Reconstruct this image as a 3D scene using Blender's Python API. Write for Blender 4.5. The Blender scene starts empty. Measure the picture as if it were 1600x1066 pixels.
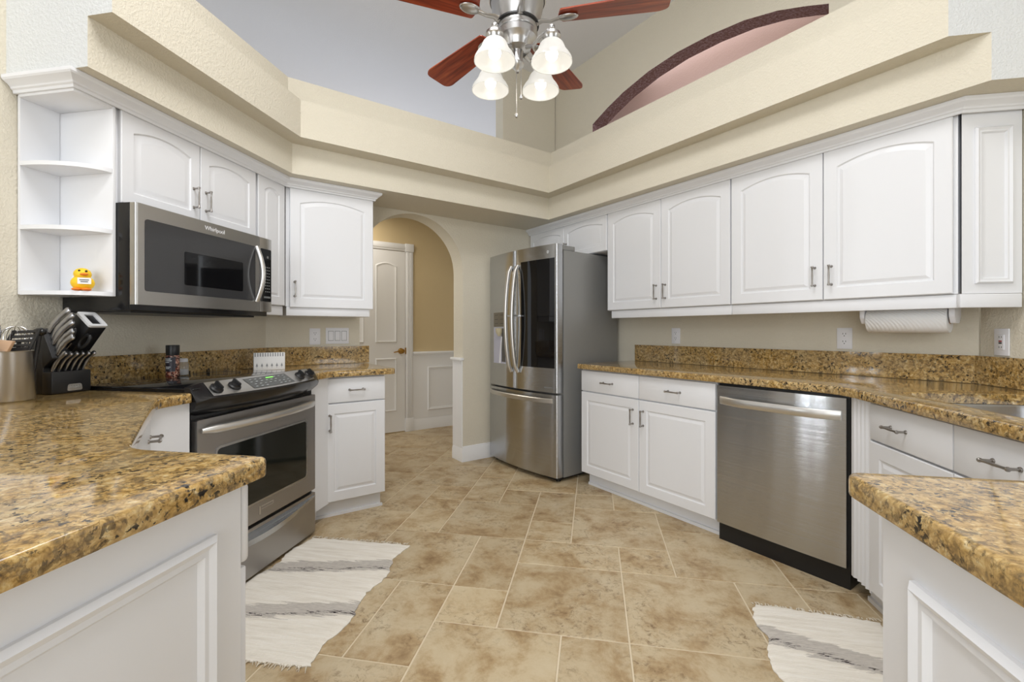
import bpy, bmesh, math, random
from mathutils import Vector, Matrix
random.seed(7)
PI = math.pi
S2 = math.sqrt(2.0)
SC = bpy.context.scene
COL = SC.collection

# ------------------------------------------------------------------ camera, world, light, exposure
CAMZ = 1.13
cam = bpy.data.cameras.new('camera'); camo = bpy.data.objects.new('camera', cam); COL.objects.link(camo)
camo.location = (0, 0, CAMZ)
camo.rotation_euler = (PI/2, 0, math.radians(10.16))
cam.sensor_width = 36.0
cam.lens = 708.0/1600.0*36.0
cam.shift_y = -0.01
cam.clip_start = 0.02
SC.camera = camo
SC.view_settings.view_transform = 'Standard'
SC.view_settings.look = 'None'
SC.view_settings.exposure = 0.05
SC.view_settings.gamma = 1.0
SC.view_settings.use_curve_mapping = False
SC.cycles.max_bounces = 8
SC.cycles.diffuse_bounces = 4
SC.cycles.glossy_bounces = 4
SC.cycles.sample_clamp_indirect = 6.0
SC.cycles.use_denoising = True
w = bpy.data.worlds.new('World'); SC.world = w; w.use_nodes = True
w.node_tree.nodes['Background'].inputs[0].default_value = (0.93, 0.96, 1.0, 1)
w.node_tree.nodes['Background'].inputs[1].default_value = 0.85

def area(name, loc, rot, sx, sy, power, col=(1, 1, 1)):
    l = bpy.data.lights.new(name, 'AREA'); l.shape = 'RECTANGLE'; l.size = sx; l.size_y = sy
    l.energy = power; l.color = col
    o = bpy.data.objects.new(name, l); COL.objects.link(o); o.location = loc; o.rotation_euler = rot
    return o
# daylight through the windows of the rooms behind and beside the kitchen, with added fill lights
area('window_daylight_rear', (-0.6, -4.45, 1.25), (PI/2, 0, 0), 3.8, 2.2, 115, (0.90, 0.95, 1.0))
area('ceiling_fill_rear', (-0.6, -4.45, 2.95), (math.radians(115), 0, 0), 3.6, 0.7, 82, (0.90, 0.95, 1.0))  # added fill tilted upward to brighten the ceiling, no known window here
for k_, (y_, w_) in enumerate(((-1.22, 0.05), (-0.88, 0.06), (-0.52, 0.05), (0.75, 0.5))):
    area('added_strip_left', (-5.76, y_, 1.35), (PI/2, 0, -PI/2), w_, 2.2, 18, (0.90, 0.95, 1.0))  # added light strips, shaped to streak the steel; the wide one is fill
area('window_daylight_right', (4.95, -0.6, 1.4), (PI/2, 0, PI/2), 2.0, 2.2, 62, (0.90, 0.95, 1.0))
area('floor_fill_overhead', (-0.35, 0.9, 3.5), (0, 0, 0), 1.3, 1.3, 50, (0.98, 0.98, 0.98))  # added overhead fill for the floor, no fixture here
area('hall_fill', (-2.2, 4.0, 2.38), (0, 0, 0), 0.5, 0.5, 7.5, (1.0, 0.92, 0.80))  # added fill so the hall beyond the arch is lit
area('upper_room_fill', (-3.0, 5.5, 2.3), (PI, 0, 0), 1.4, 1.4, 9, (0.97, 0.97, 1.0))  # added fill facing up at the far ceiling
area('niche_fill', (1.05, 3.72, 3.56), (0, 0, PI/4), 0.3, 1.7, 3.4, (1.0, 0.98, 0.96))  # added fill for the pink wall, hidden above the arch opening

# ------------------------------------------------------------------ helpers
def pq(p, q, z=0.0): return Vector(((p-q)/S2, (p+q)/S2, z))
def srgb(r, g, b):
    f = lambda c: (c/12.92 if c <= 0.04045 else ((c+0.055)/1.055)**2.4)
    return (f(r/255), f(g/255), f(b/255), 1)

class MB:
    def __init__(s): s.bm = bmesh.new(); s.mi = 0
    def _mi(s, n0):
        if s.mi:
            s.bm.faces.ensure_lookup_table()
            for f in s.bm.faces[n0:]: f.material_index = s.mi
    def box(s, x0, x1, y0, y1, z0, z1, b=0.0, seg=2):
        n0 = len(s.bm.faces)
        bm = bmesh.new()
        bmesh.ops.create_cube(bm, size=1.0)
        bmesh.ops.scale(bm, vec=(x1-x0, y1-y0, z1-z0), verts=bm.verts)
        bmesh.ops.translate(bm, vec=((x0+x1)/2, (y0+y1)/2, (z0+z1)/2), verts=bm.verts)
        if b > 0: bmesh.ops.bevel(bm, geom=bm.edges[:], offset=b, segments=seg, affect='EDGES', profile=0.5)
        s.join(bm); s._mi(n0); return s
    def join(s, bm, mat=None):
        if mat is not None: bmesh.ops.transform(bm, matrix=mat, verts=bm.verts)
        me = bpy.data.meshes.new('t'); bm.to_mesh(me); bm.free(); s.bm.from_mesh(me); bpy.data.meshes.remove(me)
    def prism(s, pts, z0, z1, axis='z', b=0.0):
        n0 = len(s.bm.faces)
        bm = bmesh.new()
        m = {'z': lambda a, c, h: (a, c, h), 'y': lambda a, c, h: (a, h, c), 'x': lambda a, c, h: (h, a, c)}[axis]
        v0 = [bm.verts.new(m(a, c, z0)) for a, c in pts]; v1 = [bm.verts.new(m(a, c, z1)) for a, c in pts]
        n = len(pts)
        bm.faces.new(v0); bm.faces.new(v1)
        for i in range(n): bm.faces.new((v0[i], v0[(i+1) % n], v1[(i+1) % n], v1[i]))
        bmesh.ops.recalc_face_normals(bm, faces=bm.faces)
        if b > 0: bmesh.ops.bevel(bm, geom=bm.edges[:], offset=b, segments=2, affect='EDGES', profile=0.5)
        s.join(bm); s._mi(n0); return s
    def lathe(s, prof, seg=24, mat=None, cap=True):
        n0 = len(s.bm.faces)
        bm = bmesh.new(); rings = []
        for r, z in prof:
            if r < 1e-6: rings.append([bm.verts.new((0, 0, z))])
            else: rings.append([bm.verts.new((r*math.cos(2*PI*k/seg), r*math.sin(2*PI*k/seg), z)) for k in range(seg)])
        for a, c in zip(rings, rings[1:]):
            if len(a) == 1 and len(c) == 1: continue
            for k in range(seg):
                k2 = (k+1) % seg
                if len(a) == 1: bm.faces.new((a[0], c[k], c[k2]))
                elif len(c) == 1: bm.faces.new((a[k], a[k2], c[0]))
                else: bm.faces.new((a[k], a[k2], c[k2], c[k]))
        if cap:
            if len(rings[0]) > 1: bm.faces.new(rings[0])
            if len(rings[-1]) > 1: bm.faces.new(rings[-1])
        bmesh.ops.recalc_face_normals(bm, faces=bm.faces)
        s.join(bm, mat); s._mi(n0); return s
    def tube(s, path, rad, seg=8, cap=True, flat=1.0, up=None):
        n0 = len(s.bm.faces)
        path = [Vector(p) for p in path]; n = len(path)
        rads = rad if isinstance(rad, (list, tuple)) else [rad]*n
        bm = bmesh.new(); rings = []
        t0 = (path[1]-path[0]).normalized()
        u = Vector(up) if up else (Vector((0, 0, 1)) if abs(t0.z) < 0.9 else Vector((1, 0, 0)))
        for i in range(n):
            t = (path[min(i+1, n-1)]-path[max(i-1, 0)]).normalized()
            a = t.cross(u)
            if a.length < 1e-5: a = t.orthogonal()
            a.normalize(); c = a.cross(t).normalized()
            if not up: u = c
            rings.append([bm.verts.new(path[i]+a*rads[i]*math.cos(2*PI*k/seg)+c*rads[i]*flat*math.sin(2*PI*k/seg)) for k in range(seg)])
        for a, c in zip(rings, rings[1:]):
            for k in range(seg): bm.faces.new((a[k], a[(k+1) % seg], c[(k+1) % seg], c[k]))
        if cap: bm.faces.new(rings[0]); bm.faces.new(rings[-1])
        bmesh.ops.recalc_face_normals(bm, faces=bm.faces)
        s.join(bm); s._mi(n0); return s
    def sphere(s, c, r, sc=(1, 1, 1), seg=20, ring=12):
        n0 = len(s.bm.faces)
        bm = bmesh.new(); bmesh.ops.create_uvsphere(bm, u_segments=seg, v_segments=ring, radius=r)
        bmesh.ops.scale(bm, vec=sc, verts=bm.verts); bmesh.ops.translate(bm, vec=c, verts=bm.verts)
        s.join(bm); s._mi(n0); return s
    def cyl(s, p0, p1, r0, r1=None, seg=16):
        return s.tube([p0, p1], [r0, r0 if r1 is None else r1], seg)
    def loops(s, rings, cap0=True, cap1=True):
        n0 = len(s.bm.faces)
        bm = bmesh.new(); vs = [[bm.verts.new(p) for p in r] for r in rings]; n = len(rings[0])
        for a, c in zip(vs, vs[1:]):
            for k in range(n): bm.faces.new((a[k], a[(k+1) % n], c[(k+1) % n], c[k]))
        if cap0: bm.faces.new(vs[0])
        if cap1: bm.faces.new(vs[-1])
        bmesh.ops.recalc_face_normals(bm, faces=bm.faces)
        s.join(bm); s._mi(n0); return s
    def obj(s, name, mats, parent=None, ang=35, rough=None):
        me = bpy.data.meshes.new(name); s.bm.to_mesh(me); s.bm.free()
        for m in (mats if isinstance(mats, (list, tuple)) else [mats]): me.materials.append(m)
        for p in me.polygons: p.use_smooth = True
        me.set_sharp_from_angle(angle=math.radians(ang))
        o = bpy.data.objects.new(name, me); COL.objects.link(o)
        if parent: o.parent = parent
        return o

def tag(o, label, cat=None, group=None, kind=None):
    o['label'] = label
    if cat: o['category'] = cat
    if group: o['group'] = group
    if kind: o['kind'] = kind
    return o
def thing(name, label, cat, loc=(0, 0, 0), ang=0.0, group=None):
    o = bpy.data.objects.new(name, None); COL.objects.link(o)
    o.location = loc; o.rotation_euler = (0, 0, math.radians(ang)); o.empty_display_size = 0.05
    return tag(o, label, cat, group)
def struct(o): o['kind'] = 'structure'; return o
def copy_tree(o, parent=None):
    c = o.copy(); COL.objects.link(c)
    if parent: c.parent = parent
    for ch in list(o.children): copy_tree(ch, c)
    return c

# offset a closed ccw polygon inward by d (mitred)
def inset(pts, d):
    n = len(pts); out = []
    for i in range(n):
        a, b, c = Vector(pts[i-1]), Vector(pts[i]), Vector(pts[(i+1) % n])
        e0 = (b-a).normalized(); e1 = (c-b).normalized()
        n0 = Vector((-e0.y, e0.x)); n1 = Vector((-e1.y, e1.x))
        m = n0+n1
        k = d/max(0.2, (1+n0.dot(n1)))
        out.append((b.x+m.x*k, b.y+m.y*k))
    return out
def roundc(pts, rr, seg=6):
    n = len(pts); out = []
    for i in range(n):
        r = rr[i] if isinstance(rr, (list, tuple)) else rr
        if not r: out.append(tuple(pts[i])); continue
        a, b, c = Vector(pts[i-1]), Vector(pts[i]), Vector(pts[(i+1) % n])
        p0 = b+(a-b).normalized()*r; p1 = b+(c-b).normalized()*r
        for k in range(seg+1):
            t = k/seg; q = p0*(1-t)**2+b*2*t*(1-t)+p1*t*t
            out.append((q.x, q.y))
    return out
def rrect(x0, x1, z0, z1, r, seg=5):
    return roundc([(x0, z0), (x1, z0), (x1, z1), (x0, z1)], r, seg)
def slab(mb, outer, holes, z0, z1, prof):
    """polygon slab with edge profile prof = [(inset, z)...] bottom to top"""
    bm = bmesh.new()
    def wall(poly, pr, sign=1):
        rings = []
        for d, z in pr: rings.append([bm.verts.new((x, y, z)) for x, y in inset(poly, d*sign)])
        n = len(poly)
        for a, c in zip(rings, rings[1:]):
            for k in range(n): bm.faces.new((a[k], a[(k+1) % n], c[(k+1) % n], c[k]))
        return rings[0], rings[-1]
    bots, tops = [], []
    a, b = wall(outer, prof); bots.append(a); tops.append(b)
    for h in holes:
        a, b = wall(h, [(0, z0), (0, z1-0.003), (-0.003, z1)]); bots.append(a); tops.append(b)
    for group in (bots, tops):
        eds = []
        for r in group:
            for k in range(len(r)):
                e = bm.edges.get((r[k], r[(k+1) % len(r)])); eds.append(e)
        bmesh.ops.triangle_fill(bm, use_beauty=True, use_dissolve=False, edges=eds)
    bmesh.ops.recalc_face_normals(bm, faces=bm.faces)
    mb.join(bm)
def sweep(mb, path, prof, closed=False):
    """sweep profile [(out, z)] along a 2D path; out is to the right of travel"""
    n = len(path); rings = []
    for i in range(n):
        b = Vector(path[i])
        e0 = (b-Vector(path[i-1])).normalized() if (i > 0 or closed) else None
        e1 = (Vector(path[(i+1) % n])-b).normalized() if (i < n-1 or closed) else None
        if e0 is None: e0 = e1
        if e1 is None: e1 = e0
        n0 = Vector((e0.y, -e0.x)); n1 = Vector((e1.y, -e1.x)); m = n0+n1; k = 1/max(0.2, 1+n0.dot(n1))
        rings.append([(b.x+m.x*k*d, b.y+m.y*k*d, z) for d, z in prof])
    if closed: rings.append(rings[0])
    mb.loops(rings, not closed, not closed)
def text_mesh(name, txt, size, mat, parent, loc, rot, extrude=0.0004, align='CENTER'):
    cu = bpy.data.curves.new(name, 'FONT'); cu.body = txt; cu.size = size; cu.extrude = extrude
    cu.align_x = align; cu.align_y = 'CENTER'
    o = bpy.data.objects.new(name, cu); COL.objects.link(o)
    dg = bpy.context.evaluated_depsgraph_get()
    me = bpy.data.meshes.new_from_object(o.evaluated_get(dg))
    bpy.data.objects.remove(o); bpy.data.curves.remove(cu)
    me.materials.clear(); me.materials.append(mat)
    o2 = bpy.data.objects.new(name, me); COL.objects.link(o2)
    o2.parent = parent; o2.location = loc; o2.rotation_euler = rot
    return o2

# ------------------------------------------------------------------ materials
def mat(name, col, rough=0.5, metal=0.0, spec=0.5, coat=0.0, trans=0.0, emit=None, estr=0.0, ior=1.45):
    m = bpy.data.materials.new(name); m.use_nodes = True
    b = m.node_tree.nodes['Principled BSDF']
    b.inputs['Base Color'].default_value = col if len(col) == 4 else (*col, 1)
    b.inputs['Roughness'].default_value = rough; b.inputs['Metallic'].default_value = metal
    b.inputs['Specular IOR Level'].default_value = spec; b.inputs['Coat Weight'].default_value = coat
    b.inputs['Coat Roughness'].default_value = 0.05
    b.inputs['Transmission Weight'].default_value = trans; b.inputs['IOR'].default_value = ior
    if emit: b.inputs['Emission Color'].default_value = emit; b.inputs['Emission Strength'].default_value = estr
    return m
def N(m, t, **k):
    n = m.node_tree.nodes.new(t)
    for a, v in k.items():
        if a in n.inputs: n.inputs[a].default_value = v
        else: setattr(n, a, v)
    return n
def L(m, a, b): m.node_tree.links.new(a, b)
def BS(m): return m.node_tree.nodes['Principled BSDF']
def ramp(m, stops, interp='LINEAR'):
    r = N(m, 'ShaderNodeValToRGB'); r.color_ramp.interpolation = interp
    els = r.color_ramp.elements
    while len(els) < len(stops): els.new(0.5)
    for e, (p, c) in zip(els, stops): e.position = p; e.color = c if len(c) == 4 else (*c, 1)
    return r
def mixc(m, fac, a, b, blend='MIX'):
    n = N(m, 'ShaderNodeMix', data_type='RGBA', blend_type=blend)
    for sock, v in ((n.inputs[0], fac), (n.inputs[6], a), (n.inputs[7], b)):
        if hasattr(v, 'is_linked'): L(m, v, sock)
        else: sock.default_value = v
    return n.outputs[2]
def mathn(m, op, a, b=0.0, c=0.0, clamp=False):
    n = N(m, 'ShaderNodeMath', operation=op, use_clamp=clamp)
    for sock, v in zip(n.inputs, (a, b, c)):
        if hasattr(v, 'is_linked'): L(m, v, sock)
        else: sock.default_value = v
    return n.outputs[0]
def coords(m, kind='Object'):
    return N(m, 'ShaderNodeTexCoord').outputs[kind]
def noise(m, vec, scale, detail=4, rough=0.55, dist=0.0):
    n = N(m, 'ShaderNodeTexNoise', Scale=scale, Detail=detail, Roughness=rough, Distortion=dist)
    if vec is not None: L(m, vec, n.inputs['Vector'])
    return n
def bump(m, height, strength, dist=0.01):
    b = N(m, 'ShaderNodeBump', Strength=strength, Distance=dist)
    L(m, height, b.inputs['Height']); L(m, b.outputs[0], BS(m).inputs['Normal']); return b

def wall_mat(name, col, bmp=0.35):
    m = mat(name, col, 0.85, spec=0.2)
    g = N(m, 'ShaderNodeNewGeometry').outputs['Position']
    n = noise(m, g, 95, 3, 0.6); r = ramp(m, [(0.42, (0, 0, 0)), (0.62, (1, 1, 1))]); L(m, n.outputs[0], r.inputs[0])
    bump(m, r.outputs[0], bmp, 0.004)
    return m
M = {}
M['wall'] = wall_mat('cream_wall', srgb(220, 213, 196))
M['ceil'] = wall_mat('ceiling_paint', srgb(232, 233, 237), 0.15)
M['pink'] = wall_mat('pink_wall', srgb(228, 202, 198), 0.2)
M['room'] = wall_mat('outer_room_wall', srgb(196, 192, 184), 0.1)
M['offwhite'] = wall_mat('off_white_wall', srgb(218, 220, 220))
M['hallwall'] = wall_mat('golden_hall_paint', srgb(216, 196, 156), 0.15)
M['white'] = mat('white_cabinet_paint', srgb(231, 232, 235), 0.32, spec=0.45)
M['trim'] = mat('white_trim_paint', srgb(238, 238, 238), 0.4, spec=0.4)
M['shadowgap'] = mat('dark_gap', (0.01, 0.01, 0.01), 0.7)
M['nickel'] = mat('brushed_nickel', (0.34, 0.32, 0.30), 0.3, 1.0)
M['chrome'] = mat('satin_nickel_fan', (0.50, 0.495, 0.49), 0.30, 1.0)
M['brass'] = mat('brass', srgb(190, 150, 80), 0.22, 1.0)
M['black'] = mat('black_plastic', (0.012, 0.012, 0.013), 0.38)
M['blackgloss'] = mat('black_enamel', (0.010, 0.010, 0.011), 0.16)
M['blackglass'] = mat('black_glass', (0.006, 0.006, 0.007), 0.04, spec=0.5)
M['greyglass'] = mat('grey_oven_glass', (0.045, 0.045, 0.047), 0.07, spec=0.6)
M['ovenglass'] = mat('oven_window_glass', (0.012, 0.014, 0.012), 0.06, spec=0.6)
M['casegrey'] = mat('grey_appliance_case', srgb(146, 146, 144), 0.42, 0.3)
M['plastic'] = mat('white_plastic', srgb(236, 236, 240), 0.35)
M['slot'] = mat('dark_slot', (0.03, 0.03, 0.03), 0.6)
M['ink'] = mat('pale_print', srgb(205, 208, 210), 0.5)
M['dim_ink'] = mat('dim_print', srgb(120, 122, 122), 0.5)
M['green_led'] = mat('green_led', (0.1, 0.3, 0.05), 0.5, emit=(0.35, 1.0, 0.2, 1), estr=1.2)
M['rubber'] = mat('black_handle', (0.015, 0.015, 0.016), 0.45)
M['lavender'] = mat('dispenser_plastic', srgb(190, 190, 205), 0.35)
M['gold_pl'] = mat('dispenser_paddle', srgb(200, 190, 160), 0.3)
M['paper'] = mat('paper_towel', srgb(240, 240, 240), 0.9, spec=0.1)
M['yellow'] = mat('duck_yellow', srgb(250, 205, 40), 0.5)
M['orange'] = mat('duck_orange', srgb(240, 130, 40), 0.5)
M['boxwhite'] = mat('printed_box_white', srgb(232, 232, 232), 0.5)
M['boxgrey'] = mat('printed_box_grey', srgb(150, 152, 156), 0.5)
M['wire'] = mat('whisk_wire', (0.7, 0.7, 0.7), 0.2, 1.0)
M['beige'] = mat('beige_silicone', srgb(205, 170, 140), 0.5)

def steel(name, col, r=0.27, along='z', amp=0.012, aniso=1.0):
    m = mat(name, col, r, 1.0)
    c = coords(m); mp = N(m, 'ShaderNodeMapping'); L(m, c, mp.inputs[0])
    mp.inputs['Scale'].default_value = (1, 1, 420)
    n = noise(m, mp.outputs[0], 1.0, 1, 0.5)
    rr = N(m, 'ShaderNodeMapRange'); L(m, n.outputs[0], rr.inputs[0])
    rr.inputs[3].default_value = r-amp; rr.inputs[4].default_value = r+amp
    L(m, rr.outputs[0], BS(m).inputs['Roughness'])
    if aniso:
        tg = N(m, 'ShaderNodeTangent', direction_type='RADIAL', axis='Z'); L(m, tg.outputs[0], BS(m).inputs['Tangent'])
        if along == 'z':
            mp3 = N(m, 'ShaderNodeMapping'); L(m, c, mp3.inputs[0]); mp3.inputs['Scale'].default_value = (0.4, 0.4, 900)
            n3 = noise(m, mp3.outputs[0], 1.0, 1, 0.5); bump(m, n3.outputs[0], 0.45, 0.001)
        BS(m).inputs['Anisotropic'].default_value = aniso; BS(m).inputs['Anisotropic Rotation'].default_value = 0.25
    return m
M['steel'] = steel('stainless_steel', (0.50, 0.512, 0.53), 0.16, 'z')
M['steeld'] = steel('dark_stainless_steel', (0.40, 0.388, 0.378), 0.36, 'z', 0.015, 0.5)
M['steelh'] = steel('stainless_steel_horizontal_grain', (0.48, 0.475, 0.465), 0.33, 'x', 0.01, 0.6)
M['handle_steel'] = mat('handle_steel', (0.66, 0.65, 0.63), 0.36, 1.0)
M['sinksteel'] = mat('sink_steel', (0.45, 0.46, 0.48), 0.25, 1.0)

def granite(name='granite', sc=1.0):
    m = mat(name, (0.4, 0.25, 0.1), 0.08, spec=0.5, coat=0.2)
    c = N(m, 'ShaderNodeNewGeometry').outputs['Position']
    # honey, tan and cream grains
    n1 = noise(m, c, 70*sc, 5, 0.64, 0.6)
    r1 = ramp(m, [(0.28, srgb(92, 74, 44)), (0.40, srgb(146, 114, 62)), (0.50, srgb(184, 148, 86)), (0.60, srgb(204, 174, 116)), (0.72, srgb(224, 208, 170))])
    L(m, n1.outputs[0], r1.inputs[0])
    # broad drifts: grey-beige and golden
    n2 = noise(m, c, 7*sc, 3, 0.6); r2 = ramp(m, [(0.38, (0, 0, 0)), (0.66, (1, 1, 1))]); L(m, n2.outputs[0], r2.inputs[0])
    colA = mixc(m, mathn(m, 'MULTIPLY', r2.outputs[0], 0.38), r1.outputs[0], srgb(178, 164, 134))
    # thin brown seams between grains
    v = N(m, 'ShaderNodeTexVoronoi', Scale=62.0*sc, feature='DISTANCE_TO_EDGE')
    wv = noise(m, c, 90*sc, 2, 0.5)
    vadd = N(m, 'ShaderNodeMix', data_type='VECTOR'); vadd.inputs[0].default_value = 0.016
    L(m, c, vadd.inputs[4]); L(m, wv.outputs['Color'], vadd.inputs[5]); L(m, vadd.outputs[1], v.inputs['Vector'])
    rs = ramp(m, [(0.0, (1, 1, 1)), (0.10, (0, 0, 0))]); L(m, v.outputs['Distance'], rs.inputs[0])
    n6 = noise(m, c, 30*sc, 2, 0.5); r6 = ramp(m, [(0.44, (0, 0, 0)), (0.62, (1, 1, 1))]); L(m, n6.outputs[0], r6.inputs[0])
    colB = mixc(m, mathn(m, 'MULTIPLY', mathn(m, 'MULTIPLY', rs.outputs[0], r6.outputs[0]), 0.65), colA, srgb(84, 64, 42))
    # dark brown clusters and black flecks
    n3 = noise(m, c, 60*sc, 4, 0.66, 0.6); r3 = ramp(m, [(0.545, (0, 0, 0)), (0.61, (1, 1, 1))]); L(m, n3.outputs[0], r3.inputs[0])
    colC = mixc(m, mathn(m, 'MULTIPLY', r3.outputs[0], 0.62), colB, srgb(96, 82, 62))
    n4 = noise(m, c, 84*sc, 4, 0.62, 0.4); r4 = ramp(m, [(0.552, (0, 0, 0)), (0.60, (1, 1, 1))]); L(m, n4.outputs[0], r4.inputs[0])
    n5 = noise(m, c, 12*sc, 2, 0.5); r5 = ramp(m, [(0.38, (0.2, 0.2, 0.2)), (0.58, (1, 1, 1))]); L(m, n5.outputs[0], r5.inputs[0])
    colD = mixc(m, mathn(m, 'MULTIPLY', r4.outputs[0], r5.outputs[0]), colC, srgb(38, 35, 33))
    L(m, colD, BS(m).inputs['Base Color'])
    return m
M['granite'] = granite()

def tile_mat():
    m = mat('travertine_tile', srgb(190, 165, 125), 0.38, spec=0.4)
    g = N(m, 'ShaderNodeNewGeometry').outputs['Position']
    at = N(m, 'ShaderNodeAttribute', attribute_name='rnd'); rv = at.outputs['Fac']
    comb = N(m, 'ShaderNodeCombineXYZ')
    L(m, mathn(m, 'MULTIPLY', rv, 37.0), comb.inputs[0]); L(m, mathn(m, 'MULTIPLY', rv, 91.0), comb.inputs[1])
    va = N(m, 'ShaderNodeVectorMath', operation='ADD'); L(m, g, va.inputs[0]); L(m, comb.outputs[0], va.inputs[1])
    p = va.outputs[0]
    n1 = noise(m, p, 5.0, 10, 0.72, 0.25); r1 = ramp(m, [(0.30, srgb(140, 112, 78)), (0.42, srgb(178, 153, 116)), (0.54, srgb(200, 182, 150)), (0.75, srgb(210, 196, 168))])
    L(m, n1.outputs[0], r1.inputs[0])
    n2 = noise(m, p, 30, 10, 0.8, 0.7); r2 = ramp(m, [(0.50, (0, 0, 0)), (0.64, (1, 1, 1))]); L(m, n2.outputs[0], r2.inputs[0])
    n3 = noise(m, p, 3.6, 5, 0.6); r3 = ramp(m, [(0.44, (0, 0, 0)), (0.60, (1, 1, 1))]); L(m, n3.outputs[0], r3.inputs[0])
    f = mathn(m, 'MULTIPLY', mathn(m, 'MULTIPLY', r2.outputs[0], r3.outputs[0]), 0.85)
    c = mixc(m, f, r1.outputs[0], srgb(116, 90, 60))
    tint = ramp(m, [(0.0, (0.90, 0.88, 0.85)), (0.5, (1, 1, 1)), (1.0, (1.06, 1.05, 1.02))]); L(m, rv, tint.inputs[0])
    c = mixc(m, 1.0, c, tint.outputs[0], 'MULTIPLY')
    L(m, c, BS(m).inputs['Base Color'])
    bump(m, n2.outputs[0], 0.10, 0.003)
    return m
M['tile'] = tile_mat()
M['grout'] = mat('grout', srgb(222, 208, 182), 0.9, spec=0.1)

def wood_mat():
    m = mat('cherry_fan_blade', srgb(120, 50, 28), 0.32, spec=0.5, coat=0.2)
    c = coords(m); mp = N(m, 'ShaderNodeMapping'); L(m, c, mp.inputs[0]); mp.inputs['Scale'].default_value = (2.0, 34, 34)
    n = noise(m, mp.outputs[0], 1.2, 5, 0.6, 0.8); r = ramp(m, [(0.3, srgb(92, 30, 18)), (0.5, srgb(146, 58, 32)), (0.72, srgb(182, 90, 50))])
    L(m, n.outputs[0], r.inputs[0]); L(m, r.outputs[0], BS(m).inputs['Base Color'])
    return m
M['cherry'] = wood_mat()
def plum_mat():
    m = mat('plum_arch_plaster', srgb(96, 66, 62), 0.8, spec=0.2)
    g = N(m, 'ShaderNodeNewGeometry').outputs['Position']
    n = noise(m, g, 70, 4, 0.7); r = ramp(m, [(0.35, srgb(122, 92, 88)), (0.50, srgb(148, 120, 122)), (0.66, srgb(176, 156, 164))]); L(m, n.outputs[0], r.inputs[0])
    L(m, r.outputs[0], BS(m).inputs['Base Color']); bump(m, n.outputs[0], 0.5, 0.006)
    return m
M['plum'] = plum_mat()
def frosted():
    m = bpy.data.materials.new('frosted_lamp_glass'); m.use_nodes = True; nt = m.node_tree; nt.nodes.clear()
    out = nt.nodes.new('ShaderNodeOutputMaterial'); d = nt.nodes.new('ShaderNodeBsdfDiffuse'); t = nt.nodes.new('ShaderNodeBsdfTranslucent')
    g = nt.nodes.new('ShaderNodeBsdfGlossy'); g.inputs['Roughness'].default_value = 0.2
    e = nt.nodes.new('ShaderNodeEmission'); e.inputs[0].default_value = (1.0, 0.97, 0.90, 1); e.inputs[1].default_value = 0.24
    d.inputs[0].default_value = (0.72, 0.72, 0.70, 1); t.inputs[0].default_value = (0.5, 0.49, 0.47, 1)
    m1 = nt.nodes.new('ShaderNodeMixShader'); m1.inputs[0].default_value = 0.5
    m2 = nt.nodes.new('ShaderNodeMixShader'); m2.inputs[0].default_value = 0.06; a = nt.nodes.new('ShaderNodeAddShader')
    nt.links.new(d.outputs[0], m1.inputs[1]); nt.links.new(t.outputs[0], m1.inputs[2])
    nt.links.new(m1.outputs[0], m2.inputs[1]); nt.links.new(g.outputs[0], m2.inputs[2])
    nt.links.new(m2.outputs[0], a.inputs[0]); nt.links.new(e.outputs[0], a.inputs[1]); nt.links.new(a.outputs[0], out.inputs[0])
    return m
M['frost'] = frosted()
M['bulb'] = mat('lit_bulb', (1, 1, 1), 0.5, emit=(1.0, 0.96, 0.88, 1), estr=1.3)

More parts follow.
